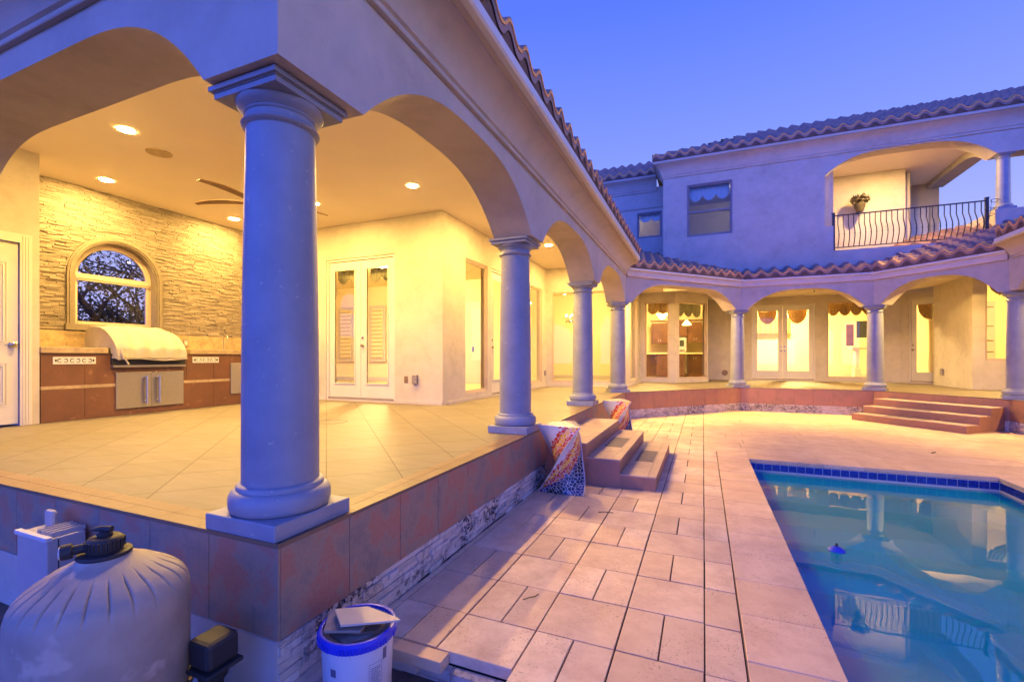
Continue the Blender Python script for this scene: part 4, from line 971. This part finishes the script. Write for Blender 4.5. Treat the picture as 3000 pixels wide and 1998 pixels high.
sp_ = thing('ceiling_speaker', 'round flush ceiling speaker near the left arch', 'speaker', (-5.89, 3.32, ZC)); MB().lathe([(.13, ZC - .002), (.13, ZC - .008), (.115, ZC - .010)], -5.89, 3.32, 32).build('grille', 'granite', sp_, smooth=40)
sp2 = thing('flush_ceiling_light', 'bowl light and dark bracket on the far porch ceiling', 'ceiling light', (2.9, 15.2, ZC2)); MB().lathe([(.10, ZC2 - .001), (.10, ZC2 - .02), (.03, ZC2 - .04), (.012, ZC2 - .12)], 2.9, 15.2, 20).build('canopy', 'trim', sp2, smooth=40); MB().tube([(2.9, 15.2, ZC2 - .12), (2.9, 15.2, ZC2 - .2)], .02, 8).build('bracket', 'iron', sp2)
# room lights (flush bowls)
ROOMS = [(-7.2, 9.2, 3.6, 2.4, 'front room'), (-3.9, 14.0, 3.58, .75, 'dining room'), (-1.6, 17.6, 3.6, 1.1, 'kitchen'), (3.0, 19.8, 3.6, 3.6, 'living room'), (8.2, 16.6, 3.6, 1.0, 'right room')]
for x, y, z, k, nm in ROOMS:
    t = thing('room_light', 'glowing ceiling bowl light inside the ' + nm, 'ceiling light', (x, y, z)); mm = emis('room_bowl', (1, .66, .24), 480 * k)
    MB().lathe([(.02, z - .13), (.12, z - .10), (.18, z - .04), (.19, z - .012)], x, y, 24, cap=True).build('bowl', mm, t, smooth=40); MB().lathe([(.20, z - .011), (.20, z - .001)], x, y, 24).build('rim', 'chrome', t)
mm = emis('bedroom_lamp', (1, .80, .58), 30)
t = thing('bedroom_light', 'small ceiling lamp glowing behind the upper floor window', 'ceiling light', (.6, 15.2, 6.49)); MB().lathe([(.02, 6.36), (.10, 6.40), (.12, 6.48)], .6, 15.2, 20).build('bowl', mm, t, smooth=40)
t = thing('hall_light', 'small ceiling lamp behind the small recessed upper window', 'ceiling light', (-2.3, 15.3, 6.49)); MB().lathe([(.02, 6.36), (.10, 6.40), (.12, 6.48)], -2.3, 15.3, 20).build('bowl', mm, t, smooth=40)
# ------------------------------------------------------------------ ceiling fan
fz = 3.28
fan = thing('ceiling_fan', 'brown five-bladed ceiling fan hanging behind the big corner column', 'ceiling fan', (-5.2, 4.1, fz))
MB().lathe([(.06, ZC - .002), (.055, ZC - .05), (.014, ZC - .06), (.014, fz + .12), (.09, fz + .10), (.13, fz + .04), (.12, fz - .03), (.05, fz - .07), (.01, fz - .08)], -5.2, 4.1, 24).build('motor', 'blade', fan, smooth=40)
for k in range(5):
    a = radians(203 + 72 * k); b = MB(); rows = []
    for i in range(9):
        q = i / 8; R = .14 + .68 * q; wd_ = .030 + .030 * sin(pi * min(1, q * 1.05)); zz = fz + .03 - .05 * (q - .5) ** 2 * 2
        px, py = -5.2 + R * cos(a), 4.1 + R * sin(a); nx, ny_ = -sin(a), cos(a); tl_ = .005
        rows.append([(px - nx * wd_, py - ny_ * wd_, zz - tl_), (px + nx * wd_, py + ny_ * wd_, zz + tl_), (px + nx * wd_, py + ny_ * wd_, zz + tl_ + .008), (px - nx * wd_, py - ny_ * wd_, zz - tl_ + .008)])
    b.grid(rows, closed=True); b.face(rows[0]); b.face(rows[-1][::-1]); b.build('blade', 'blade', fan, smooth=40)
# ------------------------------------------------------------------ wall boxes
def wbox(name, label, cat, P, n, z, w_, h, mat, depth=.03):
    t = thing(name, label, cat, (P[0], P[1], z)); tx, ty = -n[1], n[0]
    b = MB(); c = [(P[0] + tx * w_ / 2 + n[0] * .001, P[1] + ty * w_ / 2 + n[1] * .001), (P[0] - tx * w_ / 2 + n[0] * .001, P[1] - ty * w_ / 2 + n[1] * .001), (P[0] - tx * w_ / 2 + n[0] * depth, P[1] - ty * w_ / 2 + n[1] * depth), (P[0] + tx * w_ / 2 + n[0] * depth, P[1] + ty * w_ / 2 + n[1] * depth)]
    b.prism(c, z - h / 2, z + h / 2); b.build('cover', mat, t, bev=.006)
wbox('wall_outlet', 'flat yellowish outlet plate right of the french doors', 'outlet', (-4.646, 6.42), (0, -1), .96, .075, .115, 'border', .008)
wbox('outlet_box', 'grey weatherproof outlet box on the wall right of the french doors', 'outlet', (-4.453, 6.42), (0, -1), .965, .10, .15, 'darkframe', .05)
wbox('outlet_box', 'small grey outlet box beside the large corner window', 'outlet', (-3.93, 11.60), (1, 0), .92, .07, .13, 'darkframe', .04)
wbox('outlet_box', 'grey outlet box on the wall jutting out at the far right', 'outlet', (6.10, 16.2), (-1, 0), .94, .10, .17, 'darkframe', .05)
t = thing('round_vent', 'round yellowish wall cap between the kitchen bay and the far french doors', 'vent', (.70, 17.7, .80)); MB().tube([(.70, 17.698, .80), (.70, 17.68, .80)], .10, 20).build('cap', 'border', t)
t = thing('cord', 'thin cord hanging on the far porch wall by the column', 'cord', (.74, 17.6, 2.0)); MB().tube([(.73 + .01 * sin(i), 17.6, ZC2 - 1.4 * i / 12) for i in range(13)], .006, 5).build('strand', 'trim', t)
# floor medallion
t = MB(); t.lathe([(.20, ZF + .001), (.20, ZF + .003), (.14, ZF + .003), (.14, ZF + .001)], -4.2, 4.27, 40, cap=False); o = t.build('floor_medallion', 'slateinset'); tag(o, 'round grey ring inlaid in the porch floor tiles', 'inlay')
# ------------------------------------------------------------------ pool sand filter
FX, FY, R = -1.97, .935, .25
sf = thing('sand_filter', 'large tan pool sand filter tank with black multiport valve', 'pool filter', (FX, FY, -.16))
b = MB(); n = 384; rows = []
prof = [(.20, -.155), (.235, -.10), (.25, -.02), (.25, .10), (.25, .30), (.25, .44), (.2485, .475), (.243, .50), (.232, .522), (.215, .54), (.195, .556), (.17, .572), (.145, .588), (.12, .600), (.095, .612), (.08, .622), (.075, .63)]
for r_, z in prof:
    row = []
    for k in range(n):
        a = 2 * pi * k / n; g = 0
        if .165 < r_ and .49 < z < .595:
            ph = (a * 24 / (2 * pi)) % 1; g = -.007 * math.exp(-((ph - .5) / .05) ** 2) * min(1, (z - .49) / .02) * min(1, (.60 - z) / .02)
        row.append((FX + (r_ + g * .6) * cos(a), FY + (r_ + g * .6) * sin(a), z + g))
    rows.append(row)
b.grid(rows, closed=True); b.face(rows[-1]); b.build('tank', 'tanktan', sf, smooth=60)
MB().lathe([(.06, .626), (.076, .628), (.079, .634), (.076, .641), (.06, .643)], FX, FY, 40).build('valve_collar', 'black', sf, smooth=50)
b = MB(); b.lathe([(.05, .6435), (.052, .65), (.052, .685), (.045, .693), (.035, .695)], FX, FY, 32)
for k in range(24):
    a = 2 * pi * k / 24; b.box(FX + .053 * cos(a) - .003, FX + .053 * cos(a) + .003, FY + .053 * sin(a) - .003, FY + .053 * sin(a) + .003, .652, .684)
b.build('valve_body', 'black', sf, smooth=50)
MB().lathe([(.022, .6955), (.024, .705), (.014, .712)], FX, FY, 16).build('valve_hub', 'black', sf, smooth=50)
MB().tube([(FX - .05, FY - .02, .715), (FX - .01, FY - .004, .72), (FX + .02, FY + .01, .718)], [.004, .011, .012], 8).build('valve_handle', 'black', sf, smooth=50)
dv = (-.50, -.80)
b = MB(); b.tube([(FX + dv[0] * .05, FY + dv[1] * .05, .665), (FX + dv[0] * .09, FY + dv[1] * .09, .662)], .016, 16); b.tube([(FX + dv[0] * .09, FY + dv[1] * .09, .662), (FX + dv[0] * .12, FY + dv[1] * .12, .66)], .026, 20); b.build('valve_port', 'black', sf, smooth=40)
MB().tube([(FX + dv[0] * .121, FY + dv[1] * .121, .66), (FX + dv[0] * .126, FY + dv[1] * .126, .66)], .02, 16).build('gauge', 'gutter', sf)
for z0, z1, rr, mt, nm in ((.10, .125, .262, 'border', 'clamp_band'), (.045, .06, .256, 'black', 'seam_ring')):
    MB().lathe([(.25, z0), (rr, z0 + .003), (rr, z1 - .003), (.25, z1)], FX, FY, 64, cap=False).build(nm, mt, sf, smooth=40)
b = MB(); A_ = [radians(-105 + 50 * i / 16) for i in range(17)]
b.grid([[(FX + .2515 * cos(a), FY + .2515 * sin(a), z) for a in A_] for z in (.262, .295)]); b.build('label', 'black', sf)
# ------------------------------------------------------------------ control box on the wall behind it
cbx = thing('control_box', 'grey pool control box behind the sand filter', 'control box', (-3.14, 1.26, -.1))
MB().box(-3.28, -2.986, 1.18, 1.335, -.10, .43).build('housing', 'greyplastic', cbx, bev=.006)
MB().box(-3.29, -2.98, 1.172, 1.2, .418, .44).build('lid_lip', 'white', cbx, bev=.003)
MB().box(-3.25, -3.17, 1.27, 1.30, .431, .52).build('bracket', 'greyplastic', cbx, bev=.015)
b = MB()
for k in range(4): b.box(-3.13 + k * .04, -3.122 + k * .04, 1.20, 1.34, .431, .455)
b.build('fins', 'greyplastic', cbx); MB().box(-2.9855, -2.984, 1.222, 1.226, -.05, .42).build('seam', 'black', cbx)
MB().tube([(-3.5, 1.30, .12), (-3.3, 1.25, -.02), (-3.1, 1.15, -.15)], .016, 8).build('conduit', 'white', cbx, smooth=50)
# ------------------------------------------------------------------ valve actuator
va = thing('valve_actuator', 'black plastic pump valve box between the sand filter and the bucket', 'valve', (-1.72, 1.16, -.16))
MB().box(-1.785, -1.665, 1.10, 1.225, .17, .275).build('cap', 'black', va, bev=.018)
MB().box(-1.795, -1.655, 1.09, 1.235, .152, .169).build('flange', 'black', va, bev=.006)
MB().lathe([(.05, -.155), (.05, .0), (.035, .02), (.035, .10), (.05, .12), (.05, .151)], -1.725, 1.16, 20).build('body', 'black', va, smooth=40)
MB().tube([(-1.725, 1.16, .03), (-1.85, 1.10, .03), (-1.95, 1.0, .03)], .026, 12).build('pipe', 'gutter', va, smooth=40)
# ------------------------------------------------------------------ bucket with tile offcuts
BX, BY, BT, BB = -1.30, 1.47, .245, -.158
bk = thing('bucket', 'white plastic bucket with blue rim beside the porch wall', 'bucket', (BX, BY, BB))
MB().lathe([(.115, BB), (.125, BB + .01), (.141, BT - .03), (.141, BT), (.135, BT), (.128, BT - .10), (.12, BB + .02), (.02, BB + .02)], BX, BY, 48, cap=False).build('body', 'white', bk, smooth=50)
MB().lathe([(.1415, BT - .038), (.150, BT - .036), (.152, BT - .01), (.149, BT + .004), (.140, BT + .006), (.1345, BT + .002), (.134, BT - .02)], BX, BY, 64, cap=False).build('rim', 'blueplastic', bk, smooth=50)
b = MB()
for k in range(72):
    a = 2 * pi * k / 72
    if k % 18 in (0, 1, 2): continue
    c_, s_ = cos(a), sin(a); p = lambda r, u: (BX + r * c_ - u * s_, BY + r * s_ + u * c_)
    b.prism([p(.149, -.003), p(.1555, -.003), p(.1555, .003), p(.149, .003)], BT - .034, BT - .012)
b.build('rim_ribs', 'blueplastic', bk)
MB().lathe([(.1335, BB + .10), (.1345, BB + .1), (.136, BB + .13), (.1345, BB + .13)], BX, BY, 48, cap=False).build('lower_band', 'blueplastic', bk, smooth=50)
def cyl_patch(b, a0, a1, z0, z1, lift=.0012):
    zz = lambda z: .125 + (.141 - .125) * (z - BB - .01) / (BT - .03 - BB - .01) + lift
    A = [a0 + (a1 - a0) * i / 6 for i in range(7)]
    b.grid([[(BX + zz(z) * cos(a), BY + zz(z) * sin(a), z) for a in A] for z in (z0, z1)])
M['print'] = simple('label_print', (.12, .11, .16), .6, var=.1)
va_ = atan2(-BY, -BX); b = MB()                                  # direction from the bucket towards the patio side
def ang(q): return va_ + q
for k in range(6): cyl_patch(b, ang(-.95), ang(-.62 - .04 * (k % 3)), BT - .19 - k * .014, BT - .186 - k * .014)
cyl_patch(b, ang(-.80), ang(-.62), BT - .13, BT - .10); cyl_patch(b, ang(.72), ang(.86), BT - .10, BT - .055)
for z0 in range(9): cyl_patch(b, ang(.34), ang(.64 - .05 * (z0 % 4 == 2)), BT - .115 - z0 * .0085, BT - .112 - z0 * .0085)
for a0, a1, z0, z1 in ((.29, .30, BT - .29, BT - .095), (.68, .69, BT - .29, BT - .095), (.30, .68, BT - .0965, BT - .095), (.30, .68, BT - .29, BT - .2885)): cyl_patch(b, ang(a0), ang(a1), z0, z1)
b.build('printed_label', 'print', bk)
b = MB(); cz = BT - .225; rz_ = .030                          # prohibition emblem with a small figure
rr_ = lambda z: .125 + .016 * (z - BB - .01) / (BT - .04 - BB) + .002
def onb(u, z): a = ang(.49) + u / .135; return (BX + rr_(z) * cos(a), BY + rr_(z) * sin(a), z)
b.tube([onb(rz_ * cos(t), cz + rz_ * sin(t)) for t in [2 * pi * q / 28 for q in range(29)]], .0022, 4)
b.tube([onb(-rz_ * .7 + rz_ * 1.4 * q / 8, cz + rz_ * .7 - rz_ * 1.4 * q / 8) for q in range(9)], .002, 4)
b.tube([onb(.006 * cos(t), cz + .012 + .006 * sin(t)) for t in [2 * pi * q / 10 for q in range(11)]], .002, 4); b.tube([onb(.0, cz + .004), onb(.004, cz - .008), onb(-.006, cz - .018)], .003, 4)
b.build('warning_emblem', 'print', bk)
rnd = random.Random(31); M['paleoff'] = simple('pale_tile', (.52, .44, .33), .5, var=.1); M['tileback'] = simple('old_tile_piece', (.30, .23, .17), .8, var=.3, scale=20)
def plank(label, pts, th, mat, tiltx, tilty, z):
    t = thing('tile_offcut', label, 'tile piece', (BX, BY, z)); cx_ = sum(p[0] for p in pts) / len(pts); cy_ = sum(p[1] for p in pts) / len(pts); b = MB(); up_ = []; dn = []
    for x, y in pts:
        zz = z + (x - cx_) * tiltx + (y - cy_) * tilty; up_.append((BX + x, BY + y, zz + th)); dn.append((BX + x, BY + y, zz))
    b.grid([dn, up_], closed=True); b.face(up_); b.face(dn[::-1]); b.build('piece', mat, t, bev=.001)
plank('dark broken tile piece lying lowest in the bucket', [(-.085, -.07), (.03, -.10), (.09, -.02), (.05, .06), (-.03, .07)], .010, 'tileback', .05, .10, BT - .022)
plank('small tan tile chip at the right inside the bucket', [(.03, -.06), (.10, -.02), (.112, .035), (.06, .01)], .008, 'border', .0, .05, BT - .004)
plank('brown tile piece with red stain sticking out at the left of the bucket', [(-.156, .006), (-.075, -.108), (.055, -.05), (.05, -.02), (-.07, .06)], .010, 'tileback', -.03, .04, BT + .006)
plank('pale pointed tile offcut on top of the bucket', [(-.117, -.006), (-.007, -.090), (.181, .035), (.162, .046), (-.007, .066)], .008, 'paleoff', .0, -.03, BT + .030)
# ------------------------------------------------------------------ things seen inside
def chandelier(x, y, z):
    t = thing('chandelier', 'crystal candle chandelier inside the large corner window', 'chandelier', (x, y, z))
    b = MB(); b.tube([(x, y, 3.58), (x, y, z + .15)], .008, 6); b.lathe([(.01, z - .22), (.04, z - .15), (.02, z), (.05, z + .1), (.01, z + .2)], x, y, 12)
    bl = MB()
    for k in range(8):
        a = 2 * pi * k / 8; R_ = .27
        b.tube([(x + q * cos(a), y + q * sin(a), z - .05 - .12 * sin(pi * q / R_ * .9) + .05 * q / R_) for q in [R_ * i / 8 for i in range(9)]], .006, 5)
        b.tube([(x + R_ * cos(a), y + R_ * sin(a), z - .04), (x + R_ * cos(a), y + R_ * sin(a), z + .02)], .01, 6)
        bl.lathe([(.008, z + .02), (.018, z + .045), (.003, z + .09)], x + R_ * cos(a), y + R_ * sin(a), 8)
        for w__ in (.6, 1): b.tube([(x + R_ * w__ * cos(a), y + R_ * w__ * sin(a), z - .1), (x + R_ * w__ * cos(a), y + R_ * w__ * sin(a), z - .16)], .009, 4)
    b.build('frame', 'chrome', t); bl.build('candle_bulbs', 'bulb', t)
chandelier(-3.75, 14.0, 2.6)
# kitchen cabinets
kc = thing('kitchen_cabinets', 'cherry wood kitchen cabinets with pale counter seen through the bay windows', 'cabinets', (-1.0, 19.5, .58))
def cab(y, x0, x1, z0, z1, nd, part='cabinet'):
    c_ = MB().box(x0, x1, y, y + .4, z0, z1).build(part, 'cherry', kc); s = Sub(); h = Sub(); wd_ = (x1 - x0) / nd
    for k in range(nd):
        a, e_ = x0 + k * wd_ + .02, x0 + (k + 1) * wd_ - .02
        s.box(a, a + .05, y - .015, y - .001, z0 + .03, z1 - .03); s.box(e_ - .05, e_, y - .015, y - .001, z0 + .03, z1 - .03); s.box(a + .05, e_ - .05, y - .015, y - .001, z1 - .09, z1 - .03); s.box(a + .05, e_ - .05, y - .015, y - .001, z0 + .03, z0 + .09)
        hx = e_ - .02 if k % 2 == 0 else a + .02; zz = z0 + .08 if z0 > 1.2 else z1 - .2; h.box(hx - .008, hx + .008, y - .035, y - .016, zz, zz + .09)
    s.build('door_front', 'cherry', c_); h.build('handle', 'trim', c_)
cab(19.2, -1.93, -1.30, 1.89, 2.72, 2); cab(19.2, -.55, -.04, 1.94, 2.73, 2); cab(19.2, -1.295, -.56, 2.16, 2.78, 2); cab(18.9, -2.2, -1.70, .60, 1.46, 1); cab(18.6, -1.69, -.66, .60, 1.47, 2); cab(18.9, -.58, -.02, .60, 1.47, 2)
MB().box(-1.98, -.02, 19.16, 19.6, 2.785, 2.83).build('crown_moulding', 'cherry', kc)
MB().box(-2.4, .05, 18.55, 19.3, 1.475, 1.52).build('countertop', 'interior', kc)
t = thing('wall_oven', 'white built-in microwave oven among the cherry cabinets', 'oven', (-.75, 19.2, 1.53)); MB().box(-.89, -.62, 19.15, 19.5, 1.53, 2.13).build('body', 'white', t); MB().box(-.86, -.70, 19.14, 19.149, 1.78, 2.02).build('window', 'screen', t); MB().box(-.86, -.66, 19.14, 19.149, 1.56, 1.66).build('panel', 'darkframe', t)
t = thing('pendant_lamp', 'small bell pendant lamp in the right bay window', 'lamp', (-.52, 16.6, 2.4)); MB().tube([(-.52, 16.6, 3.6), (-.52, 16.6, 2.62)], .006, 6).build('stem', 'chrome', t); MB().lathe([(.155, 2.44), (.12, 2.50), (.05, 2.58), (.02, 2.62)], -.52, 16.6, 24, cap=False).build('lamp_shade', 'shade', t, smooth=50)
t = thing('pendant_lamp', 'wide glowing bowl lamp in the left bay window', 'lamp', (-1.35, 17.0, 2.7)); MB().lathe([(.02, 2.68), (.10, 2.72), (.19, 2.86), (.20, 2.90)], -1.35, 17.0, 24).build('lamp_shade', 'shade', t, smooth=50); MB().tube([(-1.35, 17, 3.6), (-1.35, 17, 2.9)], .006, 6).build('stem', 'chrome', t)
def valance(P, Q, s0, s1, k, z1, drop, n, label, mat='valance'):
    fp = frame_pt(P, Q); c0 = fp((s0 + s1) / 2, k); t = thing('window_valance', label, 'valance', (*c0, z1)); b = MB(); m_ = n * 12; rows = [[], []]; fr = MB()
    for i in range(m_ + 1):
        q = i / m_; s = s0 + (s1 - s0) * q; sc = abs(sin(pi * q * n)) ** .7; kk = k + .012 * sin(q * n * 24)
        zb = z1 - drop * (.62 + .38 * sc); rows[0].append((*fp(s, kk), z1)); rows[1].append((*fp(s, kk), zb))
        if i % 2 == 0: fr.tube([(*fp(s, kk), zb), (*fp(s, kk), zb - .03)], .004, 4)
    mid = [[tuple(a[j] + (c[j] - a[j]) * f for j in range(3)) for a, c in zip(*rows)] for f in (0, .35, .7, 1)]
    b.grid(mid); b.build('fabric', mat, t, smooth=60); fr.build('fringe', mat, t)
def festoon(P, Q, s0, s1, k, z1, drop, label):
    fp = frame_pt(P, Q); t = thing('door_swag', label, 'swag', (*fp((s0 + s1) / 2, k), z1)); b = MB(); fr = MB()
    for j in range(5):
        f = (j + 1) / 5; rows = [[], []]
        for i in range(17):
            q = i / 16; x = (2 * q - 1); s = (s0 + s1) / 2 + (s1 - s0) / 2 * x * (.35 + .65 * f); z = z1 - drop * f * sqrt(max(0, 1 - x * x)); f0 = j / 5
            s_i = (s0 + s1) / 2 + (s1 - s0) / 2 * x * (.35 + .65 * f0) * (1 if j else .2); zi = z1 - drop * f0 * sqrt(max(0, 1 - x * x))
            rows[0].append((*fp(s_i, k + .02), zi)); rows[1].append((*fp(s, k), z))
            if j == 4: fr.tube([(*fp(s, k), z), (*fp(s, k), z - .03)], .004, 4)
        b.grid(rows)
    b.build('fabric', 'curtain', t, smooth=20); fr.build('fringe', 'curtain', t)
valance(*WD, 1.97, 2.48, .14, 2.93, .24, 2, 'scalloped green-grey valance in the left leaf of the near french doors')
valance(*WD, 2.72, 3.22, .14, 2.93, .24, 2, 'scalloped green-grey valance in the right leaf of the near french doors')
valance(*WH, .19, .83, .2, 3.06, .34, 2, 'scalloped beige valance in the left kitchen bay window', 'curtain')
valance(*WI, .23, 1.38, .2, 3.06, .42, 3, 'olive valance across the right kitchen bay window')
valance(*WL, 3.65, 4.90, .2, 3.12, .42, 4, 'scalloped gold valance with bead fringe in the window right of the far french doors', 'curtain')
festoon(*WL, 1.60, 2.18, .12, 2.96, .48, 'gold half-round swag in the left leaf of the far french doors')
festoon(*WL, 2.49, 3.06, .12, 2.96, .48, 'gold half-round swag in the right leaf of the far french doors')
festoon(*WM, .37, .98, .13, 2.96, .48, 'half-round swag in the single glazed door at the far right')
festoon(*WO, .2, 1.4, .2, 3.20, .42, 'fringed brown swag in the right-hand bedroom window')
def curtain(x0, x1, y, z0, z1, label, mat='curtain'):
    t = thing('cafe_curtain', label, 'curtain', ((x0 + x1) / 2, y, z0)); b = MB(); m_ = 60
    b.grid([[(x0 + (x1 - x0) * i / m_, y + .03 * sin(i * 1.3), z) for i in range(m_ + 1)] for z in (z0, (z0 + z1) / 2, z1)]); b.build('fabric', mat, t, smooth=70)
    MB().tube([(x0 - .2, y, z1), (x1 + .2, y, z1)], .015, 8).build('rod', 'chrome', t)
curtain(1.0, 3.3, 21.6, 2.35, 2.95, 'short gathered gold curtain on a rod across the living room')
t = thing('television', 'dark television on a swing arm in the living room', 'television', (5.4, 20.15, 2.05)); MB().box(5.15, 5.75, 20.14, 20.19, 2.05, 2.66).build('screen', 'screen', t)
t = thing('wood_cabinet', 'reddish wood cabinet door open in the living room window', 'cabinet', (4.95, 20.2, 1.76)); MB().box(4.85, 5.08, 20.2, 20.25, 1.76, 2.55).build('door', 'cherry', t)
t = thing('fireplace_mantel', 'carved pale mantel in the living room', 'mantel', (5.6, 20.3, .58)); MB().box(5.05, 6.3, 20.26, 20.7, 1.62, 1.72).box(5.12, 5.34, 20.3, 20.7, .58, .95).box(5.16, 5.30, 20.35, 20.7, .95, 1.619).build('mantel', 'trim', t, bev=.02)
# blind and inner door seen in the front room
M['cloth'] = simple('woven_cloth', (.75, .66, .42), .85, var=.1, scale=20)
t = thing('roman_blind', 'striped woven blind hanging inside the near french doors', 'blind', (-9.6, 11.8, 1.4))
for xx in (-10.95, -9.66, -8.95): 
    MB().box(xx - .32, xx + .32, 11.80, 11.86, 1.2, 3.0).build('window_casing', 'trim', t); MB().box(xx - .22, xx + .22, 11.78, 11.799, 1.3, 2.9).build('slat_cloth', 'cloth', t); s = MB()
    for k in range(13): s.box(xx - .22, xx + .22, 11.77, 11.779, 1.32 + k * .125, 1.335 + k * .125)
    s.build('slats', 'blade', t)
t = thing('inner_door', 'pale interior entry door with frosted pane seen through the first tall window', 'door', (-6.05, 11.85, .58)); 
MB().box(-6.45, -5.65, 11.83, 11.87, .58, 2.95).build('door_panel', 'trim', t, bev=.004); MB().box(-6.25, -5.85, 11.82, 11.829, 1.25, 2.75).build('frosted_pane', 'gutter', t); MB().box(-6.22, -6.20 + .02, 11.8, 11.82, 1.5, 1.65).build('handle', 'chrome', t)

valance(*UW, ux(-.36), ux(.66), .22, 6.12, .44, 3, 'white scalloped sheer valance in the large upper window', 'sheer')
valance((-6.0, YR), (-1.044, YR), 4.18, 4.85, .2, 5.78, .26, 2, 'white scalloped sheer valance in the small recessed upper window', 'sheer')

# small litter on the paving
def litter(name, label, pts, r, mat='twig'):
    t = thing(name, label, name.replace('_', ' '), (pts[0][0], pts[0][1], ZG + .004)); MB().tube([(*p, ZG + .004 + r) for p in pts], r, 6).build('stem', mat, t, smooth=60)
litter('twig', 'short dark twig lying on the big square slab past the bucket', [(-.94, 2.40), (-.92, 2.43), (-.89, 2.46), (-.88, 2.49)], .003)
litter('twig', 'thin dark twig on the pavers in front of the near mosaic stool', [(-.86, 4.02), (-.80, 4.05), (-.73, 4.05)], .003)
lf_ = thing('dead_leaf', 'single curled brown leaf on the paving beyond the pool', 'leaf', (3.0, 8.3, ZG + .01)); b = MB()
b.grid([[(3.0 + .05 * i / 4, 8.3 + .025 * j * sin(pi * i / 4), ZG + .01 + .012 * abs(j) + .004 * i) for j in (-1, 0, 1)] for i in range(5)]); b.build('blade', 'twig', lf_, smooth=60)
# pale grout between the coping slabs and along their outer edge
b = MB(); b.box(.184, .566, -4, 7.349, ZG - .03, ZG + .0005).box(.5665, 3.118, 6.956, 7.349, ZG - .03, ZG + .0005).box(3.1185, 3.497, -4, 7.349, ZG - .03, ZG + .0005); tag(b.build('coping_grout', 'paleoff'), kind='structure')
tag(MB().box(.1785, .1835, -4, 7.35, ZG - .03, ZG + .001).build('grout_line', 'border'), kind='structure')
# panelled closet door seen through the right-hand window
t = thing('closet_door', 'pale panelled closet door seen through the window at the right edge', 'door', (7.6, 18.9, .58)); MB().box(6.9, 8.4, 18.92, 18.97, .58, 3.1).build('door_panel', 'trim', t)
b = MB()
for z0 in (1.5, 1.85, 2.3, 2.9): b.box(6.95, 8.35, 18.905, 18.9195, z0, z0 + .03)
b.build('moulding', 'border', t)
